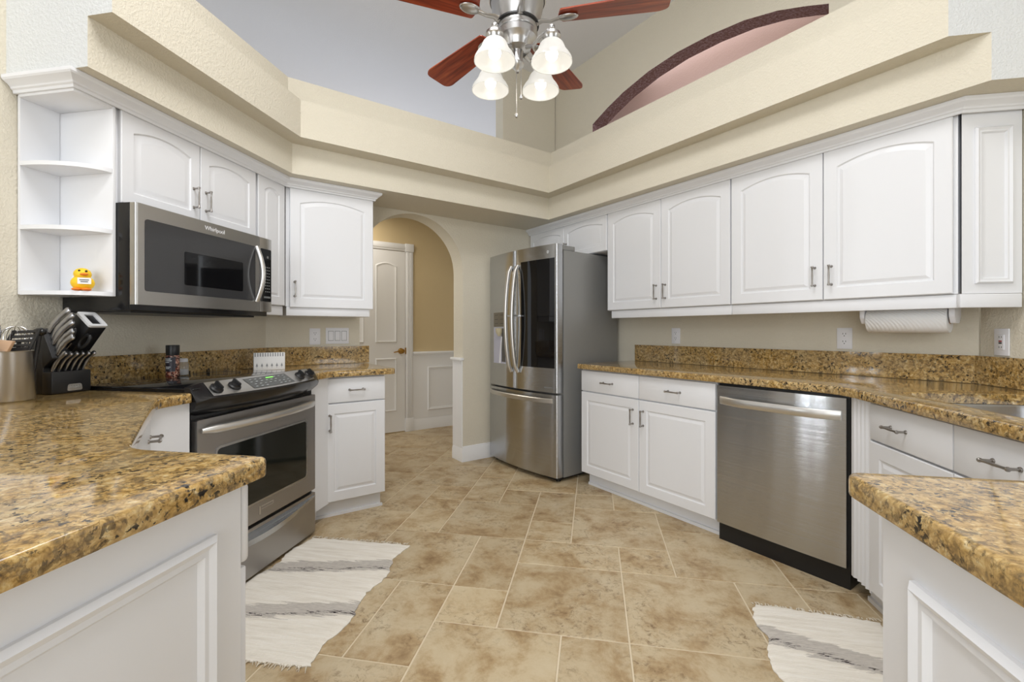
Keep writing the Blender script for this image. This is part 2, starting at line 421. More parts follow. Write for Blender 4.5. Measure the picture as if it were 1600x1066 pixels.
def rug_mat(name, stripes, y0):
    """stripes: list of (y centre, half width); woven rag rug, stripe edges ragged"""
    m = mat(name, srgb(226, 218, 204), 0.95, spec=0.05)
    c = coords(m)
    sp = N(m, 'ShaderNodeSeparateXYZ'); L(m, c, sp.inputs[0])
    mp = N(m, 'ShaderNodeMapping'); L(m, c, mp.inputs[0]); mp.inputs['Scale'].default_value = (5, 60, 1)
    n = noise(m, mp.outputs[0], 1.0, 4, 0.7)
    mp2 = N(m, 'ShaderNodeMapping'); L(m, c, mp2.inputs[0]); mp2.inputs['Scale'].default_value = (30, 160, 1)
    n2 = noise(m, mp2.outputs[0], 1.0, 3, 0.6)
    yy = mathn(m, 'ADD', sp.outputs[1], mathn(m, 'MULTIPLY', mathn(m, 'SUBTRACT', n.outputs[0], 0.5), 0.11))
    yy = mathn(m, 'ADD', yy, mathn(m, 'MULTIPLY', sp.outputs[0], y0))
    base = ramp(m, [(0.25, srgb(226, 219, 206)), (0.5, srgb(242, 236, 225)), (0.7, srgb(250, 246, 238))]); L(m, n.outputs[0], base.inputs[0])
    col = base.outputs[0]
    grey = ramp(m, [(0.22, srgb(110, 102, 104)), (0.36, srgb(172, 165, 160)), (0.6, srgb(204, 198, 190))]); L(m, n2.outputs[0], grey.inputs[0])
    for yc, hw in stripes:
        d = mathn(m, 'ABSOLUTE', mathn(m, 'SUBTRACT', yy, yc))
        f = mathn(m, 'MULTIPLY', mathn(m, 'LESS_THAN', d, hw), mathn(m, 'ADD', 0.55, mathn(m, 'MULTIPLY', n2.outputs[0], 0.6)), clamp=True)
        col = mixc(m, f, col, grey.outputs[0])
        d2 = mathn(m, 'ABSOLUTE', mathn(m, 'SUBTRACT', yy, yc-hw*0.55))
        f2 = mathn(m, 'MULTIPLY', mathn(m, 'LESS_THAN', d2, 0.005), mathn(m, 'GREATER_THAN', n2.outputs[0], 0.5))
        col = mixc(m, f2, col, srgb(52, 44, 46))
    L(m, col, BS(m).inputs['Base Color'])
    wv = N(m, 'ShaderNodeTexWave', Scale=55.0, Distortion=1.5); wv.bands_direction = 'Y'; L(m, c, wv.inputs['Vector'])
    bump(m, mathn(m, 'ADD', wv.outputs['Fac'], n2.outputs[0]), 0.3, 0.003)
    return m

# ------------------------------------------------------------------ room shell
XL, QB, PR = -2.17, 3.45, 2.93      # left wall X, back wall (diagonal) Q, right wall (diagonal) P
ZS, ZU, ZLEDGE, ZBAND, ZC = 2.085, 2.268, 2.487, 2.66, 3.60
Lft, Bck, Rgt = 90, 45, -45         # rotation of things fronted to each wall

def floor_build():
    mb = MB(); bm = mb.bm
    ly = bm.faces.layers.float.new('rnd')
    U, X0, Y0 = 0.2465, -0.117, 2.18
    used = {}
    fixed = [(-1, -2, 2, 2), (-1, 0, 2, 1), (1, 0, 1, 1), (0, 1, 2, 2), (-1, 1, 1, 1), (-1, 2, 1, 2), (-3, 1, 2, 2), (-2, -1, 1, 2), (-2, -2, 1, 1),
             (-4, -1, 2, 2), (-3, -3, 1, 2), (-2, -4, 2, 2), (0, -4, 1, 2), (1, -2, 2, 2), (3, -2, 1, 2), (2, 0, 2, 2), (4, 0, 2, 3), (0, 3, 1, 1),
             (1, 3, 2, 2), (2, 2, 2, 1), (-5, 2, 1, 2), (-4, 1, 1, 2), (-4, 3, 1, 1), (-5, 4, 2, 2), (-3, 3, 1, 2), (-2, 3, 1, 1), (-2, 4, 2, 2), (-6, 0, 2, 2),
             (-7, 2, 2, 2), (-7, 4, 2, 1), (-3, 5, 1, 2), (-5, 6, 2, 1), (-4, -3, 1, 2)]
    tiles = []
    for t in fixed:
        cells = [(t[0]+a, t[1]+b) for a in range(t[2]) for b in range(t[3])]
        if any(c in used for c in cells): continue
        for c in cells: used[c] = 1
        tiles.append(t)
    rnd = random.Random(3)
    for j in range(-20, 17):
        for i in range(-22, 20):
            if (i, j) in used: continue
            for (a, b) in rnd.sample([(2, 2), (2, 2), (1, 2), (2, 1), (1, 1)], 5)+[(1, 1)]:
                cells = [(i+k, j+l) for k in range(a) for l in range(b)]
                if all(c not in used for c in cells):
                    for c in cells: used[c] = 1
                    tiles.append((i, j, a, b)); break
    g = 0.0021
    for (i, j, a, b) in tiles:
        x0, x1, y0, y1 = X0+i*U+g, X0+(i+a)*U-g, Y0+j*U+g, Y0+(j+b)*U-g
        o = 0.0025; r = rnd.random()
        lo = [bm.verts.new((x, y, -0.004)) for x, y in ((x0, y0), (x1, y0), (x1, y1), (x0, y1))]
        hi = [bm.verts.new((x, y, 0.0)) for x, y in ((x0+o, y0+o), (x1-o, y0+o), (x1-o, y1-o), (x0+o, y1-o))]
        fs = [bm.faces.new(hi)]+[bm.faces.new((lo[k], lo[(k+1) % 4], hi[(k+1) % 4], hi[k])) for k in range(4)]
        for f in fs: f[ly] = r
    v = [bm.verts.new((x, y, -0.0025)) for x, y in ((-6, -4.8), (5.2, -4.8), (5.2, 6.6), (-6, 6.6))]
    f = bm.faces.new(v); f.material_index = 1
    return struct(mb.obj('floor', [M['tile'], M['grout']], ang=10))
floor_build()

mb = MB(); mb.box(-6, 5.2, -4.8, 9.0, ZC, ZC+0.05); struct(mb.obj('ceiling', M['ceil']))
# left wall (kitchen side at X = XL)
mb = MB(); mb.box(XL-0.12, XL, 1.0, 2.725, 0, ZS+0.4); struct(mb.obj('wall_left', M['wall']))
# back wall with arched opening, in a frame rotated 45 degrees: local x = P, local y = Q-QB
def arch_wall():
    e = MB(); a, b, cx, zsp, r = 1.005, 1.885, 1.445, 1.63, 0.44
    rise = 0.443
    pts = [(-0.70, 0), (a, 0)]
    pts += [(cx-r*math.cos(PI*k/28), zsp+rise*math.sin(PI*k/28)) for k in range(29)]
    pts += [(b, 0), (3.06, 0), (3.06, ZS+0.40), (-0.70, ZS+0.40)]
    e.prism(pts, 0.0, 0.17, 'y')
    o = e.obj('wall_back', M['wall'], ang=40); o.rotation_euler = (0, 0, PI/4); o.location = pq(0, QB)
    struct(o)
arch_wall()
def fobj(mb, name, mats, p, q, rot, kind=True, **k):
    o = mb.obj(name, mats, **k); o.rotation_euler = (0, 0, math.radians(rot)); o.location = pq(p, q)
    if kind: struct(o)
    return o
# right wall: local x = -(Q-Q0), y = P-PR
mb = MB()
archQ = [(2.937, 2.80), (2.937, 2.991), (2.76, 3.067), (2.58, 3.127), (2.325, 3.18), (2.06, 3.20), (1.80, 3.188), (1.56, 3.155), (1.353, 3.098), (1.20, 3.035), (1.078, 2.978), (1.078, 2.80)]
pts = [(-0.05, 0), (3.90, 0), (3.90, ZC), (-0.05, ZC)]
def wall_hole(mb, outer, hole, y0, y1):
    bm = bmesh.new(); sides = []
    for y in (y0, y1):
        eds = []
        for poly in (outer, hole):
            vs = [bm.verts.new((x, y, z)) for x, z in poly]; sides.append(vs)
            for k in range(len(vs)): eds.append(bm.edges.new((vs[k], vs[(k+1) % len(vs)])))
        bmesh.ops.triangle_fill(bm, use_beauty=True, use_dissolve=False, edges=eds)
    for a, c, mi in ((sides[0], sides[2], 0), (sides[1], sides[3], 1)):
        n = len(a)
        for k in range(n):
            f = bm.faces.new((a[k], a[(k+1) % n], c[(k+1) % n], c[k])); f.material_index = mi
    bmesh.ops.recalc_face_normals(bm, faces=bm.faces)
    mb.join(bm)
Q0 = 3.45
hole = [(Q0-q, z) for q, z in archQ]
wall_hole(mb, [(-0.05, 0), (2.97, 0), (2.97, ZC), (-0.05, ZC)], hole, 0.0, 0.14)
fobj(mb, 'wall_right', [M['wall'], M['plum']], PR, Q0, Rgt, ang=30)
# wall behind the sink run (faces -X)
mb = MB(); mb.box(1.732, 1.85, 1.25, 2.40, 0, ZS+0.3); struct(mb.obj('wall_sink', M['wall']))
# upper wall over the back, ends in a free edge to the left
mb = MB(); mb.box(2.30, 2.92, 0, 0.12, ZS+0.41, ZC)
o = mb.obj('wall_upper', M['wall']); o.rotation_euler = (0, 0, PI/4); o.location = pq(0, QB); struct(o)
# pink room beyond the arch
mb = MB(); mb.box(-0.2, 3.2, 0.52, 0.6, 2.4, ZC); fobj(mb, 'wall_pink', M['pink'], PR, Q0, Rgt)

# stepped soffits: path runs left wall -> back -> right, room to the right of travel
def soffit(name, face, ztop, zbot, X, Q, P, yl, yr):
    pass
def poly_soffit():
    def inner(X, Q, P):
        a = (X, 1.34); b = (X, Q*S2+X); c = tuple(pq(P, Q)[:2]); d = (P*S2-2.02, 2.02)
        return [a, b, c, d]
    lo = inner(-1.797, 3.017, 2.484); up = inner(-1.69, 2.891, 2.383); bd = inner(-1.81, 3.011, 2.503)
    # outer boundary follows the walls
    outL = [(-3.6, 1.34), (-3.6, 1.75), (XL-0.02, 1.75), (XL-0.02, QB*S2+XL-0.02)]
    outB = [tuple(pq(PR-0.003, QB-0.003)[:2])]
    outR = [(PR*S2-2.415, 2.41), (2.6, 2.41), (2.6, 2.02)]
    def ring(inn): return inn+list(reversed(outL[:0]+outL+outB+outR)) if False else inn+[outR[2], outR[1], outR[0], outB[0], outL[3], outL[2], outL[1], outL[0]]
    for nm, inn, z0, z1 in (('soffit_lower', lo, ZS, ZU), ('soffit_upper', up, ZU, ZLEDGE), ('soffit_band', bd, ZLEDGE, ZBAND)):
        m_ = MB(); m_.prism(ring(inn), z0, z1)
        m_.bm.faces.ensure_lookup_table(); m_.bm.normal_update()
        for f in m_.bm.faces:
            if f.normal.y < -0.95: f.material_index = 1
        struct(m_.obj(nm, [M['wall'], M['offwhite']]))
poly_soffit()
# headers that carry the soffit ends up to the ceiling
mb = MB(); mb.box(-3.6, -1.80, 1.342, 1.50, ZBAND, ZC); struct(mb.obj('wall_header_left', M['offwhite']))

# hall beyond the arch
mb = MB()
mb.box(-0.4, 3.6, 0, 0.1, 0, 2.42)
o = mb.obj('wall_hall', M['hallwall']); o.rotation_euler = (0, 0, PI/4); o.location = pq(0, 4.86); struct(o)
mb = MB(); mb.box(-0.4, 3.6, QB+0.18-4.86, 0.0, 2.42, 2.47)
o = mb.obj('ceiling_hall', M['ceil']); o.rotation_euler = (0, 0, PI/4); o.location = pq(0, 4.86); struct(o)
mb = MB(); mb.box(3.25, 3.35, QB+0.18-4.86, 0.0, 0, 2.42)
o = mb.obj('wall_hall_end', M['wall']); o.rotation_euler = (0, 0, PI/4); o.location = pq(0, 4.86); struct(o)
def hall_obj(mb, name, m, **k):
    o = mb.obj(name, m, **k); o.rotation_euler = (0, 0, PI/4); o.location = pq(0, 4.86); return o
# wainscot below the chair rail: white board, rail, panel moulding, baseboard
mb = MB(); mb.box(2.01, 3.25, -0.008, 0, 0.13, 0.86); struct(hall_obj(mb, 'trim_1', M['trim']))
mb = MB(); mb.box(2.01, 3.25, -0.03, 0, 0.865, 0.893, 0.008); mb.box(2.01, 3.25, -0.018, 0, 0.85, 0.868, 0.004); struct(hall_obj(mb, 'trim_2', M['trim']))
def frame_mold(mb, x0, x1, z0, z1, wd=0.03, t=0.014, y=0.0):
    pr = [(0.0, 0.0), (0.0, t*0.5), (wd*0.25, t), (wd*0.55, t*0.55), (wd*0.8, t*0.6), (wd, 0.0)]
    rings = []
    for d, h in pr: rings.append([(x0+d, y-h, z0+d), (x1-d, y-h, z0+d), (x1-d, y-h, z1-d), (x0+d, y-h, z1-d)])
    bm = bmesh.new(); vs = [[bm.verts.new(p) for p in r] for r in rings]
    for a, c in zip(vs, vs[1:]):
        for k in range(4): bm.faces.new((a[k], a[(k+1) % 4], c[(k+1) % 4], c[k]))
    bmesh.ops.recalc_face_normals(bm, faces=bm.faces)
    mb.join(bm)
mb = MB(); frame_mold(mb, 2.19, 2.95, 0.215, 0.715, y=-0.008); struct(hall_obj(mb, 'trim_3', M['trim'], ang=20))
BASE = [(0.0, 0.0), (0.016, 0.0), (0.016, 0.085), (0.013, 0.092), (0.013, 0.103), (0.009, 0.112), (0.006, 0.128), (0.0, 0.132)]
mb = MB(); sweep(mb, [(2.01, 0), (3.25, 0)], BASE); struct(hall_obj(mb, 'baseboard_hall', M['trim'], ang=25))
# hall door
d = thing('door_1', 'white panelled hall door seen through the arch', None, pq(0, 4.86), 45); d['kind'] = 'structure'
mb = MB()
def arch_loop(x0, x1, z0, z1, rise, y, seg=10):
    p = [(x0, y, z0), (x1, y, z0)]
    for k in range(seg+1):
        t = k/seg; x = x1+(x0-x1)*t
        p.append((x, y, z1-rise+rise*4*t*(1-t)))
    return p
mb.box(1.13, 1.915, -0.012, 0.0, 0.012, 2.012)
for x0, x1 in ((1.22, 1.46), (1.58, 1.82)):
    for z0, z1, ri in ((0.24, 0.83, 0.0), (1.0, 1.88, 0.035)):
        mb.loops([arch_loop(x0, x1, z0, z1, ri, -0.0118), arch_loop(x0+0.01, x1-0.01, z0+0.01, z1-0.01, ri, -0.022), arch_loop(x0+0.022, x1-0.022, z0+0.022, z1-0.022, ri, -0.014), arch_loop(x0+0.03, x1-0.03, z0+0.03, z1-0.03, ri, -0.0125)], False, True)
mb.obj('door_leaf', M['trim'], d, ang=25)
mb = MB()
for x0, x1 in ((1.04, 1.125), (1.921, 2.008)):
    mb.box(x0, x1, -0.02, 0, 0, 2.015, 0.003)
    for k in range(3): mb.box(x0+0.016+k*0.02, x0+0.028+k*0.02, -0.026, -0.019, 0.15, 2.01, 0.003)
    mb.box(x0-0.006, x1+0.006, -0.03, 0, 2.015, 2.105, 0.004); mb.box(x0-0.004, x1+0.004, -0.026, 0, 0, 0.15, 0.003)
mb.box(1.13, 1.916, -0.02, 0, 2.018, 2.10, 0.003); mb.box(1.13, 1.916, -0.026, -0.018, 2.04, 2.08, 0.004)
mb.obj('door_casing', M['trim'], d)
mb = MB(); R = Matrix.Translation((1.865, -0.012, 0.905)) @ Matrix.Rotation(PI/2, 4, 'X')
mb.lathe([(0, 0), (0.032, 0), (0.032, 0.006), (0.012, 0.012), (0.011, 0.03), (0.02, 0.036), (0.027, 0.05), (0.022, 0.062), (0, 0.066)], 20, R)
mb.tube([(1.865, -0.055, 0.905), (1.84, -0.06, 0.905), (1.80, -0.06, 0.899), (1.77, -0.058, 0.893)], [0.009, 0.008, 0.007, 0.006], 8)
mb.box(1.912, 1.924, -0.024, -0.008, 0.87, 0.94)
mb.obj('door_handle', M['brass'], d)
# arch return: white wainscot and cap on the right-hand jamb, baseboards on the back wall
def bk(mb, name, m, **k):
    o = mb.obj(name, m, **k); o.rotation_euler = (0, 0, PI/4); o.location = pq(0, QB); return struct(o)
mb = MB(); mb.box(1.874, 1.886, 0.004, 0.168, 0.12, 0.875); bk(mb, 'trim_4', M['trim'])
mb = MB(); mb.box(1.852, 1.892, -0.012, 0.182, 0.872, 0.897, 0.008); bk(mb, 'trim_5', M['trim'])
mb = MB(); sweep(mb, [(1.884, 0.168), (1.884, 0.0), (2.92, 0.0)], BASE); bk(mb, 'baseboard_back', M['trim'], ang=25)

# rooms behind the camera
mb = MB(); mb.box(-6, 5.2, -4.6, -4.5, 0, ZC); struct(mb.obj('wall_rear', M['room']))
mb = MB(); mb.box(-5.9, -5.8, -4.5, 1.6, 0, ZC); struct(mb.obj('wall_far_left', M['room']))
mb = MB(); mb.box(5.0, 5.1, -4.5, 2.4, 0, ZC); struct(mb.obj('wall_far_right', M['room']))

# ------------------------------------------------------------------ cabinet parts
DT = 0.02
def door_mesh(w, h, arch=0.0, s=0.058, f=0.027, t=DT):
    mb = MB()
    def lp(d, y, r): return arch_loop(d, w-d, d, h-d, r, y, 12)
    e = 0.003
    rings = [lp(0, 0, 0), lp(0, -t+e, 0), lp(e, -t, 0), lp(s, -t, arch), lp(s+0.005, -t+0.006, arch), lp(s+0.012, -t+0.006, arch), lp(s+f, -t+0.0005, arch*0.97), lp(s+f+0.004, -t+0.0005, arch*0.97)]
    mb.loops(rings); return mb
def handle_mesh(l=0.105, vert=True, out=0.03):
    mb = MB(); h = l/2
    A = (lambda u, o: (0, -o, u)) if vert else (lambda u, o: (u, -o, 0))
    for s in (-1, 1):
        mb.cyl(A(s*h*0.86, 0), A(s*h*0.86, 0.004), 0.0075, 0.006, 12)
        mb.cyl(A(s*h*0.86, 0.003), A(s*h*0.86, out), 0.0038, 0.0045, 10)
    k = [-1, -0.97, -0.88, -0.8, -0.45, 0, 0.45, 0.8, 0.88, 0.97, 1]
    r = [0.002, 0.0062, 0.0068, 0.0045, 0.0036, 0.0046, 0.0036, 0.0045, 0.0068, 0.0062, 0.002]
    mb.tube([A(u*h, out) for u in k], r, 10); return mb
def add_door(parent, x, z, w, h, arch=0.0, hx=None, hz=None, y=0.0, name='door', s=0.058, f=0.027):
    o = door_mesh(w, h, arch, s, f).obj(name, M['white'], parent, ang=20); o.location = (x, y, z)
    if hx is not None:
        k = handle_mesh().obj('handle', M['nickel'], o); k.location = (hx, -DT, hz)
    return o
def add_drawer(parent, x, z, w, h, hx=None, y=0.0):
    mb = MB(); mb.box(0, w, -DT, 0, 0, h, 0.004); o = mb.obj('drawer', M['white'], parent); o.location = (x, y, z)
    k = handle_mesh(0.095, False).obj('handle', M['nickel'], o); k.location = (w/2 if hx is None else hx, -DT, h/2)
    return o

# ---- right base cabinet beside the refrigerator
c = thing('base_cabinet', 'white base cabinet with two drawers and two doors between refrigerator and dishwasher', 'cabinet', pq(2.335, 2.44), Rgt)
mb = MB(); mb.box(0, 1.05, 0.0, 0.59, 0.10, 0.852); mb.obj('carcass', M['white'], c)
mb = MB(); mb.box(0.02, 1.05, 0.048, 0.06, 0, 0.10); mb.prism([(0.02, 0.048), (1.05, 0.048), (1.05, 0.036), (0.02, 0.036)], 0, 0.018); mb.box(0.02, 0.03, 0.06, 0.55, 0, 0.1); mb.obj('toe_kick', M['white'], c)
add_drawer(c, 0.004, 0.695, 0.522, 0.147); add_drawer(c, 0.530, 0.695, 0.518, 0.147)
add_door(c, 0.004, 0.10, 0.522, 0.587, 0, 0.478, 0.475); add_door(c, 0.530, 0.10, 0.518, 0.587, 0, 0.035, 0.475)

# ---- dishwasher
c = thing('dishwasher', 'stainless steel dishwasher with a bar handle under the right counter', 'dishwasher', pq(2.335, 1.385), Rgt)
mb = MB(); mb.box(0.006, 0.608, 0.0, 0.57, 0.0, 0.85); mb.obj('tub', M['black'], c)
mb = MB()
nseg = 10; prof = []
for k in range(nseg+1):
    t = k/nseg; prof.append((0.006+0.594*t, -0.022-0.006*math.sin(PI*t)))
mb.prism([(0.006, 0.0)]+[(0.006, -0.018)]+prof+[(0.600, -0.018), (0.600, 0.0)], 0.098, 0.836, 'z'); mb.obj('front_panel', M['steel'], c, ang=50)
mb = MB(); g = []
for k in range(21):
    t = k/20; x = 0.024+0.558*t; o_ = -0.030-0.034*min(1.0, math.sin(PI*t)*1.6) if 0 < t < 1 else -0.026
    g.append([(x, o_+0.012, 0.741), (x, o_+0.002, 0.737), (x, o_-0.003, 0.744), (x, o_-0.004, 0.770), (x, o_+0.001, 0.779), (x, o_+0.012, 0.776)])
mb.loops(g)
mb.obj('handle', M['handle_steel'], c, ang=60)
mb = MB(); mb.box(0.01, 0.606, 0.03, 0.05, 0.0, 0.098); mb.box(0.05, 0.058, 0.02, 0.03, 0.03, 0.09); mb.box(0.56, 0.568, 0.02, 0.03, 0.03, 0.09); mb.obj('kick_plate', M['blackgloss'], c)

# ---- sink base cabinet, faces -X
c = thing('sink_cabinet', 'white sink cabinet with two drawer fronts and fluted corner post right of dishwasher', 'cabinet', (1.10, 2.165, 0), -90)
mb = MB(); mb.box(0.0, 1.28, 0.0, 0.60, 0.10, 0.70); mb.box(0.0, 0.10, 0.0, 0.6, 0.70, 0.852); mb.box(0.10, 1.28, 0.0, 0.02, 0.70, 0.852); mb.box(1.10, 1.28, 0.0, 0.60, 0.70, 0.852); mb.obj('carcass', M['white'], c)
mb = MB(); mb.box(0.03, 1.28, 0.045, 0.06, 0, 0.10); mb.box(0.03, 1.28, 0.034, 0.046, 0, 0.018); mb.obj('toe_kick', M['white'], c)
mb = MB()
pr = [(0.0, 0.0), (0.0, -0.012)]
for k in range(4):
    x = 0.022+k*0.028
    pr += [(x, -0.014), (x+0.006, -0.007), (x+0.014, -0.004), (x+0.020, -0.007), (x+0.026, -0.014)]
pr += [(0.140, -0.014), (0.140, 0.0)]
mb.prism(pr, 0.085, 0.852); mb.obj('fluted_post', M['white'], c, ang=25)
add_drawer(c, 0.145, 0.702, 0.420, 0.142, 0.17); add_drawer(c, 0.569, 0.702, 0.420, 0.142, 0.18)
add_door(c, 0.145, 0.10, 0.420, 0.594, 0, 0.385, 0.48); add_door(c, 0.569, 0.10, 0.420, 0.594, 0, 0.035, 0.48)

# ---- back-left base cabinet right of the range (door plane Q = 2.85)
c = thing('base_cabinet', 'narrow white base cabinet with one drawer and one door right of the range', 'cabinet', pq(0.615, 2.87), Bck)
mb = MB(); mb.box(0.0, 0.375, 0.0, 0.56, 0.10, 0.852)
mb.obj('carcass', M['white'], c)
mb = MB(); mb.box(-0.04, 0.362, 0.03, 0.042, 0, 0.10); mb.box(-0.04, 0.372, 0.018, 0.031, 0, 0.016); mb.box(0.35, 0.362, 0.042, 0.5, 0, 0.1); mb.obj('toe_kick', M['white'], c)
add_drawer(c, 0.006, 0.695, 0.371, 0.147, 0.19); add_door(c, 0.006, 0.10, 0.371, 0.587, 0, 0.033, 0.475)
def w2l(x, y):
    v_ = Vector((x, y)); return ((v_.x+v_.y)/S2-0.615, (v_.y-v_.x)/S2-2.87)
mb = MB(); mb.prism([w2l(-1.56, 2.290), w2l(-1.56, 2.478), w2l(-1.585, 2.478), w2l(-1.585, 2.290)], 0.095, 0.852); mb.prism([w2l(-1.63, 2.290), w2l(-1.63, 2.46), w2l(-1.65, 2.46), w2l(-1.65, 2.290)], 0.0, 0.095)
fo = mb.obj('cabinet_filler', M['white']); fo.location = pq(0.615, 2.87); fo.rotation_euler = (0, 0, PI/4); tag(fo, 'narrow white filler panel between the range and the narrow base cabinet', 'cabinet panel')

# ---- diagonal corner base cabinet left of the range
c = thing('corner_cabinet', 'white diagonal corner base cabinet with a drawer pull left of the range', 'cabinet', (0, 0, 0), 0)
mb = MB(); mb.prism([(-1.535, 1.345), (-1.535, 1.503), (-2.165, 1.503), (-2.165, 0.765), (-0.965, 0.765)], 0.0, 0.852); mb.obj('carcass', M['white'], c)
o = bpy.data.objects.new('x', None)
mb = MB(); mb.box(0, 0.62, -0.016, 0, 0.695, 0.845, 0.004); dr = mb.obj('drawer', M['white'], c); dr.rotation_euler = (0, 0, math.radians(135)); dr.location = pq(-0.145, 1.36)
bpy.data.objects.remove(o)
k = handle_mesh(0.095, False).obj('handle', M['nickel'], dr); k.location = (0.555, -0.016, 0.770)

# ---- left peninsula (end panel faces +X at X = -0.645)
c = thing('peninsula_cabinet', 'white left peninsula cabinet with a framed end panel under granite top', 'cabinet', (0, 0, 0), 0)
mb = MB(); mb.box(-1.40, -0.655, 0.16, 0.735, 0.0, 0.852); mb.obj('carcass', M['white'], c)
mb = MB(); mb.box(0.0, 0.58, 0, 0.012, 0.0, 0.852); frame_mold(mb, 0.075, 0.520, 0.12, 0.780, 0.034, 0.014); o = mb.obj('end_panel', M['white'], c, ang=20); o.rotation_euler = (0, 0, PI/2); o.location = (-0.643, 0.158, 0)
mb = MB(); mb.box(-1.10, -0.644, 0.741, 0.762, 0.694, 0.842, 0.008); mb.obj('drawer', M['white'], c)
mb = MB(); mb.box(-1.10, -0.648, 0.741, 0.758, 0.10, 0.686, 0.004); mb.obj('door', M['white'], c)
# ---- right peninsula (end panel faces -X at X = 0.45)
c = thing('peninsula_cabinet', 'white right peninsula cabinet with a framed end panel beside the striped rug', 'cabinet', (0, 0, 0), 0)
mb = MB(); mb.box(0.462, 1.08, 0.16, 0.805, 0.0, 0.852); mb.obj('carcass', M['white'], c)
mb = MB(); mb.box(0.0, 0.65, 0, 0.012, 0.0, 0.852); frame_mold(mb, 0.072, 0.58, 0.12, 0.775, 0.034, 0.014); o = mb.obj('end_panel', M['white'], c, ang=20); o.rotation_euler = (0, 0, -PI/2); o.location = (0.45, 0.807, 0)

# ------------------------------------------------------------------ counters
PROF = [(0.007, 0.852), (0.002, 0.854), (0.0, 0.858), (0.0, 0.880), (0.0012, 0.8855), (0.0045, 0.889), (0.008, 0.890)]
c = thing('countertop', 'granite countertop of the left peninsula running to the range', 'countertop')
mb = MB()
out = roundc([(-0.61, 0.12), (-0.61, 0.775), (-0.938, 0.775), (-1.515, 1.352), (-1.515, 1.503), (-2.166, 1.503), (-2.166, 0.12)], [0, 0.022, 0.06, 0.05, 0.02, 0, 0])
slab(mb, out, [], 0.852, 0.89, PROF); mb.obj('slab', M['granite'], c, ang=40)
c = thing('countertop', 'small granite countertop in the back corner right of the range', 'countertop')
mb = MB()
qf = 2.815
out = roundc([(-1.525, 2.300), (-1.525, qf*S2-1.525), tuple(pq(1.05, qf)[:2]), tuple(pq(1.05, QB-0.004)[:2]), (-2.166, (QB-0.004)*S2-2.166), (-2.166, 2.300), (-1.60, 2.300)], [0, 0.04, 0.02, 0, 0, 0, 0])
out = list(reversed(out))
def area2(p): return sum(p[i][0]*p[(i+1) % len(p)][1]-p[(i+1) % len(p)][0]*p[i][1] for i in range(len(p)))
if area2(out) < 0: out = list(reversed(out))
slab(mb, out, [], 0.852, 0.89, PROF); mb.obj('slab', M['granite'], c, ang=40)
mb = MB(); mb.prism([(-2.166, 1.02), (-2.146, 1.02), (-2.146, (QB-0.022)*S2-2.146), tuple(pq(1.07, QB-0.022)[:2]), tuple(pq(1.07, QB-0.003)[:2]), (-2.166, (QB-0.003)*S2-2.166)], 0.8905, 1.017); tag(mb.obj('granite_backsplash', M['granite']), 'granite backsplash strip behind the range turning the back corner', 'backsplash')
c = thing('countertop', 'long granite countertop of the right wall turning past the sink', 'countertop')
mb = MB()
out = [tuple(pq(2.285, 2.445)[:2]), tuple(pq(2.927, 2.445)[:2]), (1.729, 2.927*S2-1.729), (1.729, 0.15), (0.42, 0.15), (0.42, 0.865), (1.05, 0.865), (1.05, 2.285*S2-1.05)]
if area2(out) < 0: out = list(reversed(out))
ii = [i for i, p in enumerate(out) if abs(p[0]-1.05) < 1e-6 and p[1] > 1.5][0]
rr = [0]*len(out); rr[ii] = 0.10
for i, p in enumerate(out):
    if abs(p[0]-0.42) < 1e-6 and p[1] > 0.5: rr[i] = 0.03
    if abs(p[0]-1.05) < 1e-6 and p[1] < 1.0: rr[i] = 0.04
out = roundc(out, rr)
hole = roundc([(1.165, 1.14), (1.165, 2.01), (1.60, 2.01), (1.60, 1.14)], 0.05)
if area2(hole) < 0: hole = list(reversed(hole))
slab(mb, out, [hole], 0.852, 0.89, PROF); mb.obj('slab', M['granite'], c, ang=40)
mb = MB(); mb.prism([tuple(pq(2.908, 2.44)[:2]), tuple(pq(2.927, 2.44)[:2]), (1.729, 2.927*S2-1.729), (1.729, 1.27), (1.71, 1.27), (1.71, 2.908*S2-1.71)], 0.8905, 1.017); tag(mb.obj('granite_backsplash', M['granite']), 'granite backsplash strip along the right wall below the wall cabinets', 'backsplash')
# sink bowl
c = thing('sink', 'stainless steel undermount sink let into the right counter', 'sink', (0, 0, 0), 0)
mb = MB()
o1 = roundc([(1.158, 1.13), (1.61, 1.13), (1.61, 2.02), (1.158, 2.02)], 0.055)
rings = [[(x, y, 0.8505) for x, y in inset(o1, -0.012)], [(x, y, 0.8505) for x, y in inset(o1, 0.012)], [(x, y, 0.842) for x, y in inset(o1, 0.018)], [(x, y, 0.75) for x, y in inset(o1, 0.022)], [(x, y, 0.735) for x, y in inset(o1, 0.035)], [(x, y, 0.73) for x, y in inset(o1, 0.05)]]
mb.loops(rings, False, True); mb.obj('bowl', M['sinksteel'], c, ang=40)
mb = MB(); mb.lathe([(0, 0.7315), (0.04, 0.7315), (0.044, 0.734), (0.035, 0.7335), (0, 0.733)], 20, Matrix.Translation((1.385, 1.57, 0))); mb.obj('drain', M['chrome'], c)

# ------------------------------------------------------------------ upper cabinets
ZD0, ZD1 = 1.285, 2.035
def rail(mb, x0, x1, y0, y1):
    mb.box(x0, x1, y0, y1, 1.226, 1.283, 0.003)
